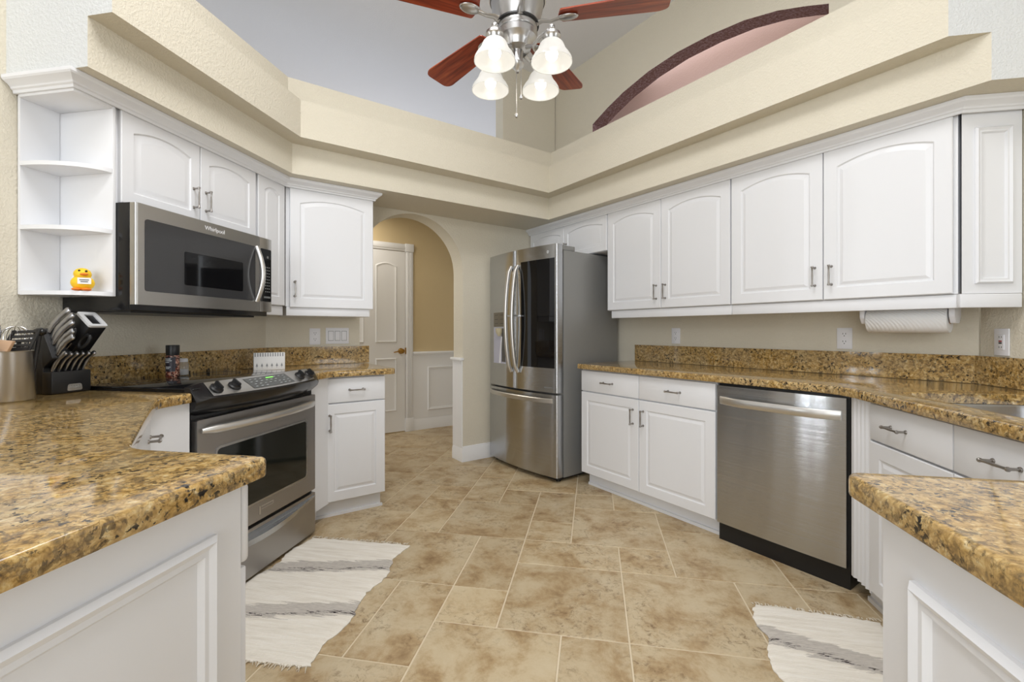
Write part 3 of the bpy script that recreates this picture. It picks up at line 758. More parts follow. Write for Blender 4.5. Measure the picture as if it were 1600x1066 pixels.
# right wall uppers: door face P = 2.605, carcass front 2.625
def upper_right(q0, q1, label, grp=None):
    c = thing('wall_cabinet', label, 'cabinet', pq(2.625, q0), Rgt, 'white wall cabinets')
    wd = q0-q1
    mb = MB(); mb.box(0, wd, 0, 0.30, ZD0, 2.083); mb.obj('carcass', M['white'], c)
    return c, wd
c, wd = upper_right(2.455, 1.470, 'white two-door wall cabinet beside the refrigerator')
hw = wd/2
add_door(c, 0.003, ZD0+0.002, hw-0.005, ZD1-ZD0, 0.034, hw-0.04, 0.11); add_door(c, hw+0.002, ZD0+0.002, hw-0.005, ZD1-ZD0, 0.034, 0.035, 0.11)
mb = MB(); rail(mb, 0.03, wd, -0.004, 0.014); mb.obj('light_rail', M['white'], c)
c, wd = upper_right(1.468, 0.492, 'white two-door wall cabinet above the dishwasher and paper towel roll')
hw = 0.483
add_door(c, 0.003, ZD0+0.002, hw-0.005, ZD1-ZD0, 0.034, hw-0.04, 0.12); add_door(c, hw+0.002, ZD0+0.002, hw-0.005, ZD1-ZD0, 0.034, 0.035, 0.12)
mb = MB(); rail(mb, 0.0, wd-0.001, -0.004, 0.014); mb.obj('light_rail', M['white'], c)
# over the refrigerator
c = thing('wall_cabinet', 'short white two-door wall cabinet above the refrigerator', 'cabinet', pq(2.625, 3.44), Rgt, 'white wall cabinets')
mb = MB(); mb.box(0, 0.983, 0, 0.30, 1.752, 2.083); mb.obj('carcass', M['white'], c)
add_door(c, 0.003, 1.754, 0.476, 0.281, 0.028, 0.445, 0.075, s=0.045, f=0.03); add_door(c, 0.483, 1.754, 0.496, 0.281, 0.028, 0.03, 0.075, s=0.045, f=0.03)
# angled end panel at the right end, faces -Y
c = thing('cabinet_end_panel', 'white angled end panel with tall moulding frame at far right of the wall cabinets', 'cabinet panel', (1.512, 2.190, 0), 0)
mb = MB(); mb.prism([(0, 0), (0.213, 0), (0.213, 0.19), (0.19, 0.19)], ZD0, 2.083); frame_mold(mb, 0.045, 0.178, 1.325, 1.972, 0.026, 0.014); mb.obj('panel', M['white'], c, ang=20)
mb = MB(); rail(mb, -0.012, 0.206, -0.010, 0.010); mb.obj('light_rail', M['white'], c)

# left uppers: door face X = -1.895, carcass front -1.915
c = thing('wall_cabinet', 'white two-door wall cabinet above the microwave', 'cabinet', (-1.915, 1.527, 0), Lft, 'white wall cabinets')
mb = MB(); mb.box(0, 0.766, 0, 0.25, 1.652, 2.083); mb.obj('carcass', M['white'], c)
add_door(c, 0.012, 1.655, 0.376, 0.380, 0.028, 0.340, 0.115, s=0.05, f=0.03); add_door(c, 0.392, 1.655, 0.370, 0.380, 0.028, 0.030, 0.115, s=0.05, f=0.03)
c = thing('wall_cabinet', 'narrow white one-door wall cabinet right of the microwave', 'cabinet', (-1.915, 2.302, 0), Lft, 'white wall cabinets')
mb = MB(); mb.box(0, 0.235, 0, 0.25, ZD0, 2.083); mb.obj('carcass', M['white'], c)
add_door(c, 0.006, ZD0+0.002, 0.228, ZD1-ZD0, 0.026, s=0.05, f=0.022)
mb = MB(); rail(mb, 0.0, 0.235, -0.004, 0.014); mb.obj('light_rail', M['white'], c)
c = thing('wall_cabinet', 'white one-door wall cabinet left of the arch', 'cabinet', pq(0.455, 3.155), Bck, 'white wall cabinets')
mb = MB(); mb.box(0.004, 0.552, 0, 0.285, ZD0, 2.083); mb.obj('carcass', M['white'], c)
add_door(c, 0.026, ZD0-0.006, 0.526, ZD1-ZD0+0.004, 0.032, 0.027, 0.115)
mb = MB(); rail(mb, 0.008, 0.532, -0.004, 0.28); mb.obj('light_rail', M['white'], c)

# open corner shelf at the left end
c = thing('corner_shelf', 'white open end shelf with curved shelves left of the microwave', 'shelf', (-2.166, 1.372, 0), 0)
mb = MB(); mb.box(0.0, 0.012, 0.0, 0.131, 1.27, 2.083); mb.obj('back_panel', M['white'], c)
mb = MB(); mb.box(0.0, 0.271, 0.132, 0.1455, 1.268, 2.083, 0.002); mb.obj('side_panel', M['white'], c)
mb = MB(); mb.box(0.012, 0.271, -0.006, 0.1315, 2.02, 2.083, 0.002); mb.obj('top', M['white'], c)
for zz in (1.268, 1.518, 1.762):
    mb = MB()
    pts = [(0.0125, 0.1315)]+[(0.0125+0.258*math.sin(PI/2*k/14), 0.1315-0.134*math.cos(PI/2*k/14)) for k in range(15)]
    mb.prism(pts, zz, zz+0.016); mb.obj('shelf_board', M['white'], c)

# crown mouldings
CR = [(0.0, 2.030), (0.008, 2.030), (0.010, 2.040), (0.016, 2.044), (0.018, 2.050), (0.026, 2.058), (0.040, 2.066), (0.044, 2.072), (0.044, 2.084), (0.0, 2.084)]
q_b = 3.133
pth = [(-2.166, 1.366), (-1.893, 1.366), (-1.893, q_b*S2-1.893), tuple(pq(1.012, q_b)[:2]), tuple(pq(1.012, QB-0.003)[:2])]
mb = MB(); sweep(mb, pth, CR); tag(mb.obj('crown_molding', M['white'], ang=25), 'white crown moulding along the tops of the left wall cabinets', 'molding')
P_ = 2.604
pth = [tuple(pq(P_, QB-0.003)[:2]), (P_*S2-2.178, 2.178), (1.730, 2.178)]
mb = MB(); sweep(mb, pth, CR); tag(mb.obj('crown_molding', M['white'], ang=25), 'white crown moulding along the tops of the right wall cabinets', 'molding')

# ------------------------------------------------------------------ microwave
c = thing('microwave', 'stainless over-the-range microwave with a bowed handle', 'microwave', (-1.83, 1.519, 0), Lft)
mb = MB(); mb.box(0, 0.776, 0, 0.335, 1.212, 1.648, 0.003); mb.obj('body', M['blackgloss'], c)
mb = MB()
mb.prism(roundc([(0.0, 0.0), (0.0, -0.03), (0.68, -0.03), (0.68, 0.0)], [0, 0.012, 0.002, 0], 4), 1.236, 1.646); mb.obj('door', M['steelh'], c, ang=50)
dd = c.children[-1]
mb = MB(); mb.prism(rrect(0.036, 0.648, 1.292, 1.587, 0.012), -0.0325, -0.029, 'y', 0.0); mb.obj('window', M['greyglass'], dd)
mb = MB(); mb.prism(rrect(0.215, 0.56, 1.335, 1.485, 0.01), -0.0328, -0.0322, 'y'); mb.obj('inner_screen', M['blackglass'], dd)
mb = MB(); pa = []
for k in range(15):
    t = k/14; pa.append((0.655, -0.034-0.04*math.sin(PI*t), 1.29+0.295*t))
mb.tube(pa, 0.013, 12, up=(1, 0, 0)); mb.obj('handle', M['handle_steel'], dd, ang=60)
text_mesh('brand_name', 'Whirlpool', 0.028, M['plastic'], dd, (0.385, -0.0306, 1.616), (PI/2, 0, 0))
mb = MB(); mb.box(0.683, 0.776, -0.03, 0, 1.236, 1.646, 0.003); mb.obj('control_panel', M['steelh'], c)
dd = c.children[-1]
mb = MB(); mb.prism(rrect(0.688, 0.770, 1.292, 1.585, 0.008), -0.032, -0.029, 'y'); mb.obj('keypad', M['blackglass'], dd)
mb = MB()
for r in range(9):
    for k in range(3): mb.box(0.722+k*0.014, 0.73+k*0.014, -0.0326, -0.0318, 1.345+r*0.017, 1.351+r*0.017)
mb.obj('keys', M['dim_ink'], dd)
mb = MB(); mb.box(0.712, 0.762, -0.0326, -0.0318, 1.312, 1.322); mb.obj('start_key', M['dim_ink'], dd)
mb = MB(); mb.box(0.735, 0.748, -0.0326, -0.0318, 1.535, 1.548); mb.obj('clock_display', M['dim_ink'], dd)
mb = MB(); mb.box(0.02, 0.70, 0.02, 0.32, 1.204, 1.213); mb.obj('vent_grille', M['black'], c)

# ------------------------------------------------------------------ range
c = thing('range', 'slide-in electric range with black glass cooktop and steel oven door', 'range', (-1.54, 1.517, 0), Lft)
W = 0.768
mb = MB(); mb.box(0.0, W, 0.004, 0.58, 0.02, 0.90); mb.obj('body', M['blackgloss'], c)
mb = MB(); mb.box(-0.004, W+0.006, -0.012, 0.605, 0.894, 0.906, 0.004); ct = mb.obj('cooktop', M['blackglass'], c)
for cx_, cy_, r_ in ((0.19, 0.17, 0.105), (0.57, 0.17, 0.085), (0.19, 0.42, 0.08), (0.57, 0.42, 0.105)):
    mb = MB(); mb.lathe([(r_-0.002, 0.9061), (r_, 0.9063), (r_+0.002, 0.9061)], 40, Matrix.Translation((cx_, cy_, 0)), cap=False)
    mb.obj('burner_ring', M['slot'], ct)
# bowed control panel
rings = []
n = 16
def panel_ring(t, inner=False):
    x = -0.012+(W+0.024)*t; bow = math.sin(PI*t)**0.8 if 0 < t < 1 else 0.0
    yl = -0.035-0.062*bow; e = 0.0 if 0.02 < t < 0.98 else 0.012
    return x, yl, e
for k in range(n+1):
    x, yl, e = panel_ring(k/n)
    rings.append([(x, 0.02, 0.80), (x, yl+0.05, 0.795), (x, yl+0.008, 0.835-e*0.5), (x, yl, 0.862-e), (x, yl+0.004, 0.868-e), (x, 0.0, 0.922-e), (x, 0.02, 0.922-e)])
mb = MB(); mb.loops(rings); mb.obj('control_console', M['blackgloss'], c, ang=30)
con = c.children[-1]
def pan_pt(x, v, h=0.0):      # v 0 at lip, 1 at top edge of the sloped face
    t = (x+0.012)/(W+0.024); _, yl, e = panel_ring(min(max(t, 0), 1))
    a = Vector((x, yl+0.004, 0.868)); b = Vector((x, 0.0, 0.922)); p = a.lerp(b, v)
    nrm = Vector((0, -(0.922-0.868), -(yl+0.004)))
    nrm.normalize(); return p+nrm*h
bm = bmesh.new(); g = []
for k in range(25):
    x = 0.052+(W-0.104)*k/24; g.append([bm.verts.new(pan_pt(x, v, 0.0012)) for v in (0.02, 0.5, 0.98)])
for a, b in zip(g, g[1:]):
    for k in range(2): bm.faces.new((a[k], b[k], b[k+1], a[k+1]))
bmesh.ops.recalc_face_normals(bm, faces=bm.faces)
mb = MB(); mb.join(bm); mb.obj('steel_fascia', M['steelh'], con)
bm = bmesh.new(); g = []
for k in range(13):
    x = 0.245+0.275*k/12; g.append([bm.verts.new(pan_pt(x, v, 0.0022)) for v in (0.14, 0.5, 0.86)])
for a, b in zip(g, g[1:]):
    for k in range(2): bm.faces.new((a[k], b[k], b[k+1], a[k+1]))
bmesh.ops.recalc_face_normals(bm, faces=bm.faces)
mb = MB(); mb.join(bm); mb.obj('touch_panel', mat('touch_panel_grey', srgb(74, 76, 74), 0.3), con)
mb = MB()
for r in range(4):
    for k in range(8):
        if (r, k) in ((0, 3), (0, 4), (3, 3), (2, 6)): continue
        p = pan_pt(0.268+k*0.031+(0.008 if r % 2 else 0), 0.24+r*0.165, 0.003); mb.box(p.x-0.005, p.x+0.005, p.y-0.002, p.y+0.002, p.z-0.001, p.z+0.001)
mb.obj('touch_keys', M['ink'], con)
mb = MB(); p = pan_pt(0.395, 0.72, 0.003); mb.box(p.x-0.022, p.x+0.022, p.y-0.004, p.y+0.004, p.z-0.001, p.z+0.002); mb.obj('clock_display', M['green_led'], con)
for x in (0.085, 0.17, 0.605, 0.695):
    p = pan_pt(x, 0.48, 0.002); q_ = pan_pt(x, 0.48, 0.022); dirn = (q_-p).normalized()
    mb = MB(); R = Matrix.Translation(p) @ dirn.to_track_quat('Z', 'Y').to_matrix().to_4x4()
    mb.lathe([(0.0, 0), (0.026, 0), (0.026, 0.004), (0.021, 0.008), (0.019, 0.016), (0, 0.017)], 24, R)
    bm = bmesh.new(); bmesh.ops.create_cube(bm, size=1); bmesh.ops.scale(bm, vec=(0.013, 0.042, 0.014), verts=bm.verts); bmesh.ops.translate(bm, vec=(0, 0, 0.020), verts=bm.verts)
    bmesh.ops.bevel(bm, geom=bm.edges[:], offset=0.003, segments=2, affect='EDGES'); mb.join(bm, R)
    mb.obj('knob', M['black'], con)
# oven door
mb = MB(); mb.prism(rrect(0.004, W-0.004, 0.255, 0.778, 0.006, 3), -0.022, 0.004, 'y'); mb.obj('oven_door', M['steeld'], c)
dd = c.children[-1]
mb = MB(); mb.prism(rrect(0.098, 0.682, 0.348, 0.645, 0.02), -0.0235, -0.021, 'y'); mb.obj('window', M['ovenglass'], dd)
mb = MB(); a_ = rrect(0.088, 0.692, 0.338, 0.655, 0.026); b_ = rrect(0.098, 0.682, 0.348, 0.645, 0.02)
mb.loops([[(x, -0.0215, z) for x, z in a_], [(x, -0.0245, z) for x, z in a_], [(x, -0.0245, z) for x, z in b_], [(x, -0.0215, z) for x, z in b_]], False, False); mb.obj('window_frame', M['steel'], dd)
mb = MB(); pa = []; ra = []
for k in range(17):
    t = k/16; pa.append((0.022+0.724*t, -0.026-0.048*math.sin(PI*t)**0.7 if 0 < t < 1 else -0.024, 0.735)); ra.append(0.019 if 0 < k < 16 else 0.010)
mb.tube(pa, ra, 14); mb.obj('handle', M['handle_steel'], dd, ang=60)
mb = MB(); mb.box(0.335, 0.343, -0.0245, -0.0215, 0.28, 0.318)
for x0, x1, z0, z1 in ((0.35, 0.43, 0.312, 0.316), (0.35, 0.43, 0.30, 0.302), (0.426, 0.43, 0.30, 0.316)): mb.box(x0, x1, -0.0238, -0.0215, z0, z1)
mb.obj('emblem', M['handle_steel'], dd)
# warming drawer
mb = MB(); mb.prism(rrect(0.004, W-0.004, 0.02, 0.238, 0.006, 3), -0.022, 0.004, 'y'); mb.obj('warming_drawer', M['steeld'], c)
dd = c.children[-1]
mb = MB(); g = []
for k in range(17):
    t = k/16; x = 0.008+0.752*t; s_ = math.sin(PI*t)
    g.append([(x, -0.021, 0.225), (x, -0.024-0.016*s_, 0.222-0.03*s_), (x, -0.022-0.012*s_, 0.212-0.05*s_), (x, -0.021, 0.205-0.05*s_)])
mb.loops(g); mb.obj('drawer_lip', M['steel'], dd)

# ------------------------------------------------------------------ refrigerator
c = thing('refrigerator', 'stainless french-door refrigerator with a dark glass panel and water dispenser', 'refrigerator', pq(2.125, 3.40), -41.5)
W = 0.855
mb = MB(); mb.box(0.006, W-0.004, 0.075, 0.70, 0.03, 1.735, 0.006); mb.box(0.02, W-0.02, 0.05, 0.075, 0.06, 1.72); mb.obj('case', M['casegrey'], c)
def bulge(x): t = (x-W/2)/(W/2); return -0.042*(1-t*t)
def door_prism(mb, x0, x1, z0, z1, b=0.01, y1=0.055):
    pts = [(x0, y1), (x0, bulge(x0)+b)]
    pts += [(x0+b*0.3, bulge(x0)+b*0.3)]
    n = 14
    for k in range(n+1):
        x = x0+b+(x1-x0-2*b)*k/n; pts.append((x, bulge(x)))
    pts += [(x1-b*0.3, bulge(x1)+b*0.3), (x1, bulge(x1)+b), (x1, y1)]
    mb.prism(pts, z0, z1)
xs = 0.413
mb = MB(); door_prism(mb, 0.004, xs-0.002, 0.668, 1.775); mb.obj('left_door', M['steel'], c, ang=50); ld = c.children[-1]
mb = MB(); door_prism(mb, xs+0.002, W, 0.668, 1.775); mb.obj('right_door', M['steel'], c, ang=50); rd = c.children[-1]
mb = MB(); door_prism(mb, 0.004, W, 0.040, 0.652); mb.obj('freezer_drawer', M['steel'], c, ang=50); fd = c.children[-1]
def curved_patch(mb, x0, x1, z0, z1, off, n=10):
    rings = []
    for k in range(n+1):
        x = x0+(x1-x0)*k/n; y = bulge(x)
        rings.append([(x, y+0.002, z0), (x, y-off, z0), (x, y-off, z1), (x, y+0.002, z1)])
    mb.loops(rings)
mb = MB(); curved_patch(mb, 0.487, 0.832, 0.850, 1.672, 0.003); mb.obj('glass_panel', M['blackglass'], rd)
def fr_handle(parent, x):
    mb = MB(); pa = []
    for k in range(19):
        t = k/18; pa.append((x, bulge(x)-0.022-0.046*math.sin(PI*t)**0.8 if 0 < t < 1 else bulge(x)-0.008, 0.80+0.85*t))
    mb.tube(pa, 0.016, 12, up=(1, 0, 0)); mb.box(x-0.012, x+0.012, bulge(x)-0.06, bulge(x)+0.004, 1.245, 1.255)
    mb.obj('handle', M['handle_steel'], parent, ang=60)
fr_handle(ld, 0.372); fr_handle(rd, 0.455)
mb = MB(); rings = []
for k in range(17):
    t = k/16; x = 0.03+0.79*t; o_ = bulge(x)-0.012-0.03*math.sin(PI*t)**0.6 if 0 < t < 1 else bulge(x)-0.004
    rings.append([(x, o_, 0.626), (x, o_-0.006, 0.62), (x, o_-0.004, 0.592), (x, o_+0.004, 0.588), (x, o_+0.008, 0.6)])
mb.loops(rings); mb.obj('handle', M['handle_steel'], fd, ang=40)
# dispenser
mb = MB(); curved_patch(mb, 0.088, 0.285, 1.165, 1.285, 0.002); disp = mb.obj('dispenser_display', mat('dispenser_display', srgb(128, 122, 110), 0.3, 0.6), ld)
for zz in (1.19, 1.225, 1.26):
    for xx in (0.11, 0.20):
        mb = MB(); curved_patch(mb, xx, xx+0.05, zz, zz+0.003, 0.003, 2); mb.obj('dispenser_key', M['slot'], ld.children[-1] if False else disp)
mb = MB(); curved_patch(mb, 0.088, 0.285, 0.855, 1.160, 0.002); mb.obj('dispenser_recess', M['lavender'], ld)
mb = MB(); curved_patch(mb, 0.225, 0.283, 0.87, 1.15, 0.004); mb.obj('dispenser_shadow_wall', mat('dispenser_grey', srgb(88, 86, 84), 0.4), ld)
mb = MB(); mb.lathe([(0.0, -0.03), (0.012, -0.03), (0.03, 0.0), (0.034, 0.035), (0.0, 0.04)], 16, Matrix.Translation((0.2, bulge(0.2)-0.012, 1.115))); mb.obj('dispenser_spout', M['gold_pl'], ld)
mb = MB(); mb.prism([(0.195, 0.86), (0.212, 0.86), (0.235, 1.08), (0.225, 1.08)], bulge(0.2)-0.012, bulge(0.2)-0.004, 'y'); mb.obj('dispenser_paddle', M['plastic'], ld)
mb = MB(); R = Matrix.Translation((0.772, bulge(0.772)-0.0005, 1.720)) @ Matrix.Rotation(PI/2, 4, 'X'); mb.lathe([(0, 0), (0.012, 0), (0.012, 0.0015), (0, 0.0018)], 20, R); mb.obj('logo_disc', M['ink'], rd)
text_mesh('logo_letters', 'LG', 0.011, M['casegrey'], rd, (0.772, bulge(0.772)-0.0026, 1.720), (PI/2, 0, 0))
mb = MB(); curved_patch(mb, 0.735, 0.82, 0.70, 0.708, 0.001, 3); mb.obj('feature_text', M['dim_ink'], rd)
for x0_ in (W-0.12, 0.01):
    mb = MB(); mb.box(x0_, x0_+0.11, 0.02, 0.20, 1.735, 1.772, 0.006); mb.obj('hinge_cover', M['casegrey'], c)
mb = MB(); mb.box(0.03, W-0.03, 0.03, 0.6, 0.012, 0.042); 
for x in (0.05, W-0.05):
    for y in (0.06, 0.6): mb.cyl((x, y, 0.0), (x, y, 0.03), 0.018)
mb.obj('foot_grille', M['black'], c)

# ------------------------------------------------------------------ ceiling fan
FX, FY = -0.340, 2.035
c = thing('ceiling_fan', 'ceiling fan with cherry blades and four lit frosted glass shades', 'ceiling fan', (FX, FY, 0), 10.16)
mb = MB(); mb.lathe([(0.0, 3.598), (0.075, 3.598), (0.075, 3.57), (0.05, 3.53), (0.02, 3.51), (0.0, 3.51)], 28); mb.obj('canopy', M['chrome'], c)
mb = MB(); mb.cyl((0, 0, 2.68), (0, 0, 3.52), 0.014); mb.obj('downrod', M['chrome'], c)
mb = MB(); mb.lathe([(0.0, 2.75), (0.03, 2.75), (0.05, 2.72), (0.11, 2.70), (0.128, 2.67), (0.130, 2.628), (0.122, 2.622), (0.118, 2.60), (0.104, 2.54), (0.096, 2.515), (0.0, 2.515)], 40); mh = mb.obj('motor_housing', M['chrome'], c)
for zz, rr_ in ((2.6235, 0.1235), (2.518, 0.0975)):
    mb = MB(); mb.lathe([(rr_-0.01, zz-0.004), (rr_+0.001, zz-0.004), (rr_+0.001, zz+0.003), (rr_-0.01, zz+0.003)], 40, cap=False); mb.obj('dark_seam', M['black'], mh)
mb = MB(); mb.lathe([(0, 2.516), (0.088, 2.516), (0.091, 2.505), (0.086, 2.49), (0.092, 2.478), (0.088, 2.455), (0.072, 2.44), (0.068, 2.43), (0.06, 2.41), (0.028, 2.40), (0.024, 2.36), (0.03, 2.345), (0.026, 2.33), (0.012, 2.318), (0.008, 2.306), (0, 2.302)], 36); mb.obj('light_fitter', M['chrome'], c)
for k in range(5):
    a = math.radians(-90+72*k+6.5)
    mb = MB()
    # blade with tapered root and rounded tip, pitched
    ou = roundc([(0.20, -0.055), (0.63, -0.079), (0.665, -0.060), (0.665, 0.060), (0.63, 0.079), (0.20, 0.055), (0.185, 0.0)], [0.01, 0.02, 0.02, 0.02, 0.02, 0.01, 0.01])
    mb.prism(ou, -0.003, 0.003); b = mb.obj('blade', M['cherry'], c)
    b.rotation_euler = (math.radians(10), 0, a); b.location = (0, 0, 2.540)
    mb = MB()
    mb.tube([(0.088, 0, -0.02), (0.115, 0, -0.012), (0.15, 0, -0.018), (0.19, 0, -0.012)], [0.02, 0.014, 0.011, 0.012], 10, flat=0.5)
    mb.sphere((0.228, 0, -0.010), 0.03, (1.6, 0.95, 0.35), 18, 10); mb.obj('blade_iron', M['chrome'], b, ang=60)
SH = [(0.030, 0.090), (0.043, 0.088), (0.051, 0.079), (0.056, 0.068), (0.060, 0.057), (0.067, 0.044), (0.078, 0.030), (0.087, 0.014), (0.089, 0.0)]
for (sx, sy) in ((-0.098, -0.118), (0.147, -0.108), (-0.128, 0.118), (0.114, 0.128)):
    z0 = 2.285
    mb = MB(); r = math.hypot(sx, sy); ux, uy = sx/r, sy/r
    mb.tube([(ux*0.05, uy*0.05, 2.405), (ux*0.085, uy*0.085, 2.395), (ux*0.12, uy*0.12, 2.420), (sx, sy, 2.436), (sx, sy, 2.412)], [0.011, 0.008, 0.008, 0.009, 0.009], 10)
    mb.sphere((sx, sy, 2.440), 0.014); T = Matrix.Translation((sx, sy, 0))
    mb.lathe([(0, 2.420), (0.02, 2.417), (0.038, 2.410), (0.040, 2.398), (0.034, 2.390), (0.032, 2.376), (0, 2.374)], 24, T); mb.obj('lamp_arm', M['chrome'], c)
    arm = c.children[-1]
    mb = MB(); mb.lathe([(a_, z0+b_) for a_, b_ in SH]+[(a_-0.003, z0+b_+0.001) for a_, b_ in reversed(SH)], 32, T, cap=False); mb.obj('lamp_shade', M['frost'], arm)
    mb = MB(); mb.lathe([(0, z0+0.008), (0.012, z0+0.010), (0.024, z0+0.022), (0.028, z0+0.038), (0.024, z0+0.056), (0.015, z0+0.070), (0.013, z0+0.088), (0, z0+0.088)], 20, T); mb.obj('light_bulb', M['bulb'], arm)
    li = bpy.data.lights.new('bulb_light', 'POINT'); li.energy = 0.22; li.color = (1.0, 0.93, 0.82); li.shadow_soft_size = 0.03
    lo = bpy.data.objects.new('bulb_light', li); COL.objects.link(lo); lo.parent = c; lo.location = (sx, sy, z0-0.02)
for x, zt in ((-0.004, 2.116), (0.017, 2.20)):
    mb = MB(); mb.cyl((x, -0.005, zt), (x, -0.005, 2.33), 0.0016, seg=6); mb.lathe([(0, zt-0.02), (0.006, zt-0.016), (0.008, zt-0.008), (0.004, zt+0.002), (0, zt+0.004)], 14, Matrix.Translation((x, -0.005, 0))); mb.obj('pull_chain', M['chrome'], c)

# ------------------------------------------------------------------ outlets and switches
def plate(name, label, cat, loc, ang, w=0.072, h=0.116):
    c = thing(name, label, cat, loc, ang)
    mb = MB(); mb.box(-w/2, w/2, -0.006, -0.0005, -h/2, h/2, 0.002); mb.obj('cover_plate', M['plastic'], c); return c
def outlet(label, loc, ang):
    c = plate('wall_outlet', label, 'outlet', loc, ang); c['group'] = 'wall outlets'
    for s in (-1, 1):
        mb = MB(); R = Matrix.Translation((0, -0.006, s*0.021)) @ Matrix.Rotation(PI/2, 4, 'X'); mb.lathe([(0, 0), (0.0165, 0), (0.0165, 0.002), (0, 0.0022)], 20, R); r = mb.obj('receptacle', M['plastic'], c)
        mb = MB()
        for x in (-0.0065, 0.0065): mb.box(x-0.0012, x+0.0012, -0.0088, -0.008, s*0.021+0.001, s*0.021+0.009)
        mb.cyl((0, -0.008, s*0.021-0.007), (0, -0.0088, s*0.021-0.007), 0.0026, seg=10); mb.obj('slots', M['slot'], r)
outlet('white wall outlet beside the triple switch plate', pq(0.691, QB, 1.089), Bck)
outlet('white wall outlet near the refrigerator', pq(PR, 2.070, 1.092), Rgt)
outlet('white wall outlet left of the paper towel roll', pq(PR, 1.001, 1.088), Rgt)
c = plate('switch_plate', 'white triple rocker switch plate near the arch', 'light switch', pq(0.845, QB, 1.093), Bck, 0.162, 0.116)
for k in (-1, 0, 1):
    mb = MB(); mb.box(k*0.046-0.0165, k*0.046+0.0165, -0.009, -0.0055, -0.033, 0.033, 0.002); mb.obj('rocker', M['plastic'], c); mb = MB(); mb.box(k*0.046-0.0185, k*0.046+0.0185, -0.0066, -0.0055, -0.0355, 0.0355); mb.obj('rocker_gap', M['dim_ink'], c.children[-1])
c = plate('wall_outlet', 'white ground-fault outlet on the wall at the far right', 'outlet', (1.732, 2.288, 1.081), -90); c['group'] = 'wall outlets'
mb = MB(); mb.box(-0.0165, 0.0165, -0.009, -0.0055, -0.033, 0.033, 0.002); r = mb.obj('receptacle', M['plastic'], c)
mb = MB(); mb.box(-0.007, 0.007, -0.0105, -0.0088, -0.007, -0.001); mb.obj('test_button', M['slot'], r)
mb = MB(); mb.box(-0.007, 0.007, -0.0105, -0.0088, 0.001, 0.007); mb.obj('reset_button', mat('red_button', srgb(150, 40, 35), 0.5), r)
mb = MB()
for s in (-1, 1):
    for x in (-0.006, 0.006): mb.box(x-0.001, x+0.001, -0.0098, -0.0088, s*0.022-0.003, s*0.022+0.004)
mb.obj('slots', M['slot'], r)

# ------------------------------------------------------------------ paper towel under the right wall cabinet
c = thing('paper_towel_holder', 'white bracket holder under the right wall cabinet gripping a paper towel roll', 'holder', pq(2.76, 0.862, 0), Rgt)
mb = MB(); mb.box(0, 0.345, -0.05, 0.06, 1.272, 1.284, 0.002); mb.obj('mount_plate', M['plastic'], c)
for x in (0.0, 0.325):
    mb = MB(); mb.prism(roundc([(-0.055, 1.274), (-0.055, 1.195), (-0.03, 1.163), (0.03, 1.163), (0.055, 1.195), (0.055, 1.274)], 0.008), x, x+0.02, 'x', 0.002); mb.obj('bracket', M['plastic'], c)
c = thing('paper_towel_roll', 'white quilted paper towel roll hanging under the right wall cabinet', 'paper towels', pq(2.76, 0.838, 1.182), Rgt)
m = M['paper']; v = N(m, 'ShaderNodeTexWave', Scale=40.0, Distortion=0.5); v.bands_direction = 'DIAGONAL'; L(m, coords(m), v.inputs['Vector']); bump(m, v.outputs['Fac'], 0.35, 0.004)
mb = MB(); R = Matrix.Rotation(PI/2, 4, 'Y'); mb.lathe([(0.02, 0.0), (0.060, 0.0), (0.062, 0.003), (0.062, 0.292), (0.060, 0.295), (0.02, 0.295)], 40, R, cap=False); mb.obj('paper', M['paper'], c, ang=50)
mb = MB(); mb.lathe([(0.0185, -0.002), (0.0215, -0.002), (0.0215, 0.297), (0.0185, 0.297), (0.0185, -0.002)], 20, R, cap=False); mb.obj('core', M['beige'], c)

# ------------------------------------------------------------------ things on the cooktop and counters
c = thing('pepper_grinder', 'tall glass spice grinder with a black cap on the cooktop', 'grinder', (-1.985, 1.852, 0.9065), 20)
mp = mat('peppercorn_jar', srgb(120, 70, 50), 0.15, spec=0.6)
v = N(mp, 'ShaderNodeTexVoronoi', Scale=150.0); L(mp, coords(mp), v.inputs['Vector']); sp = N(mp, 'ShaderNodeSeparateColor'); L(mp, v.outputs['Color'], sp.inputs[0])
r = ramp(mp, [(0.0, srgb(40, 30, 30)), (0.4, srgb(120, 60, 45)), (0.7, srgb(190, 150, 130)), (1.0, srgb(60, 50, 48))]); L(mp, sp.outputs[0], r.inputs[0]); L(mp, r.outputs[0], BS(mp).inputs['Base Color'])
mb = MB(); mb.lathe([(0, 0), (0.026, 0), (0.028, 0.004), (0.028, 0.10), (0.025, 0.108), (0, 0.108)], 28); mb.obj('jar', mp, c)
mb = MB(); mb.lathe([(0, 0.106), (0.026, 0.106), (0.0275, 0.112), (0.0275, 0.152), (0.026, 0.155), (0.0, 0.155)], 28); mb.obj('cap', M['black'], c)
mb = MB()
bm = bmesh.new(); g = []
for k in range(13):
    a = math.radians(-170+130*k/12); g.append([bm.verts.new((0.0285*math.cos(a), 0.0285*math.sin(a), z)) for z in (0.03, 0.098)])
for a, b in zip(g, g[1:]): bm.faces.new((a[0], b[0], b[1], a[1]))
mb.join(bm); lab = mb.obj('wrap_label', mat('dark_label', srgb(42, 40, 48), 0.4), c)
mb = MB()
for zz, a0, a1 in ((0.088, -150, -80), (0.08, -150, -70), (0.072, -150, -90), (0.05, -130, -80), (0.043, -130, -90)):
    bm = bmesh.new(); g = []
    for k in range(7):
        a = math.radians(a0+(a1-a0)*k/6); g.append([bm.verts.new((0.0288*math.cos(a), 0.0288*math.sin(a), z)) for z in (zz, zz+0.003)])
    for a, b in zip(g, g[1:]): bm.faces.new((a[0], b[0], b[1], a[1]))
    mb.join(bm)
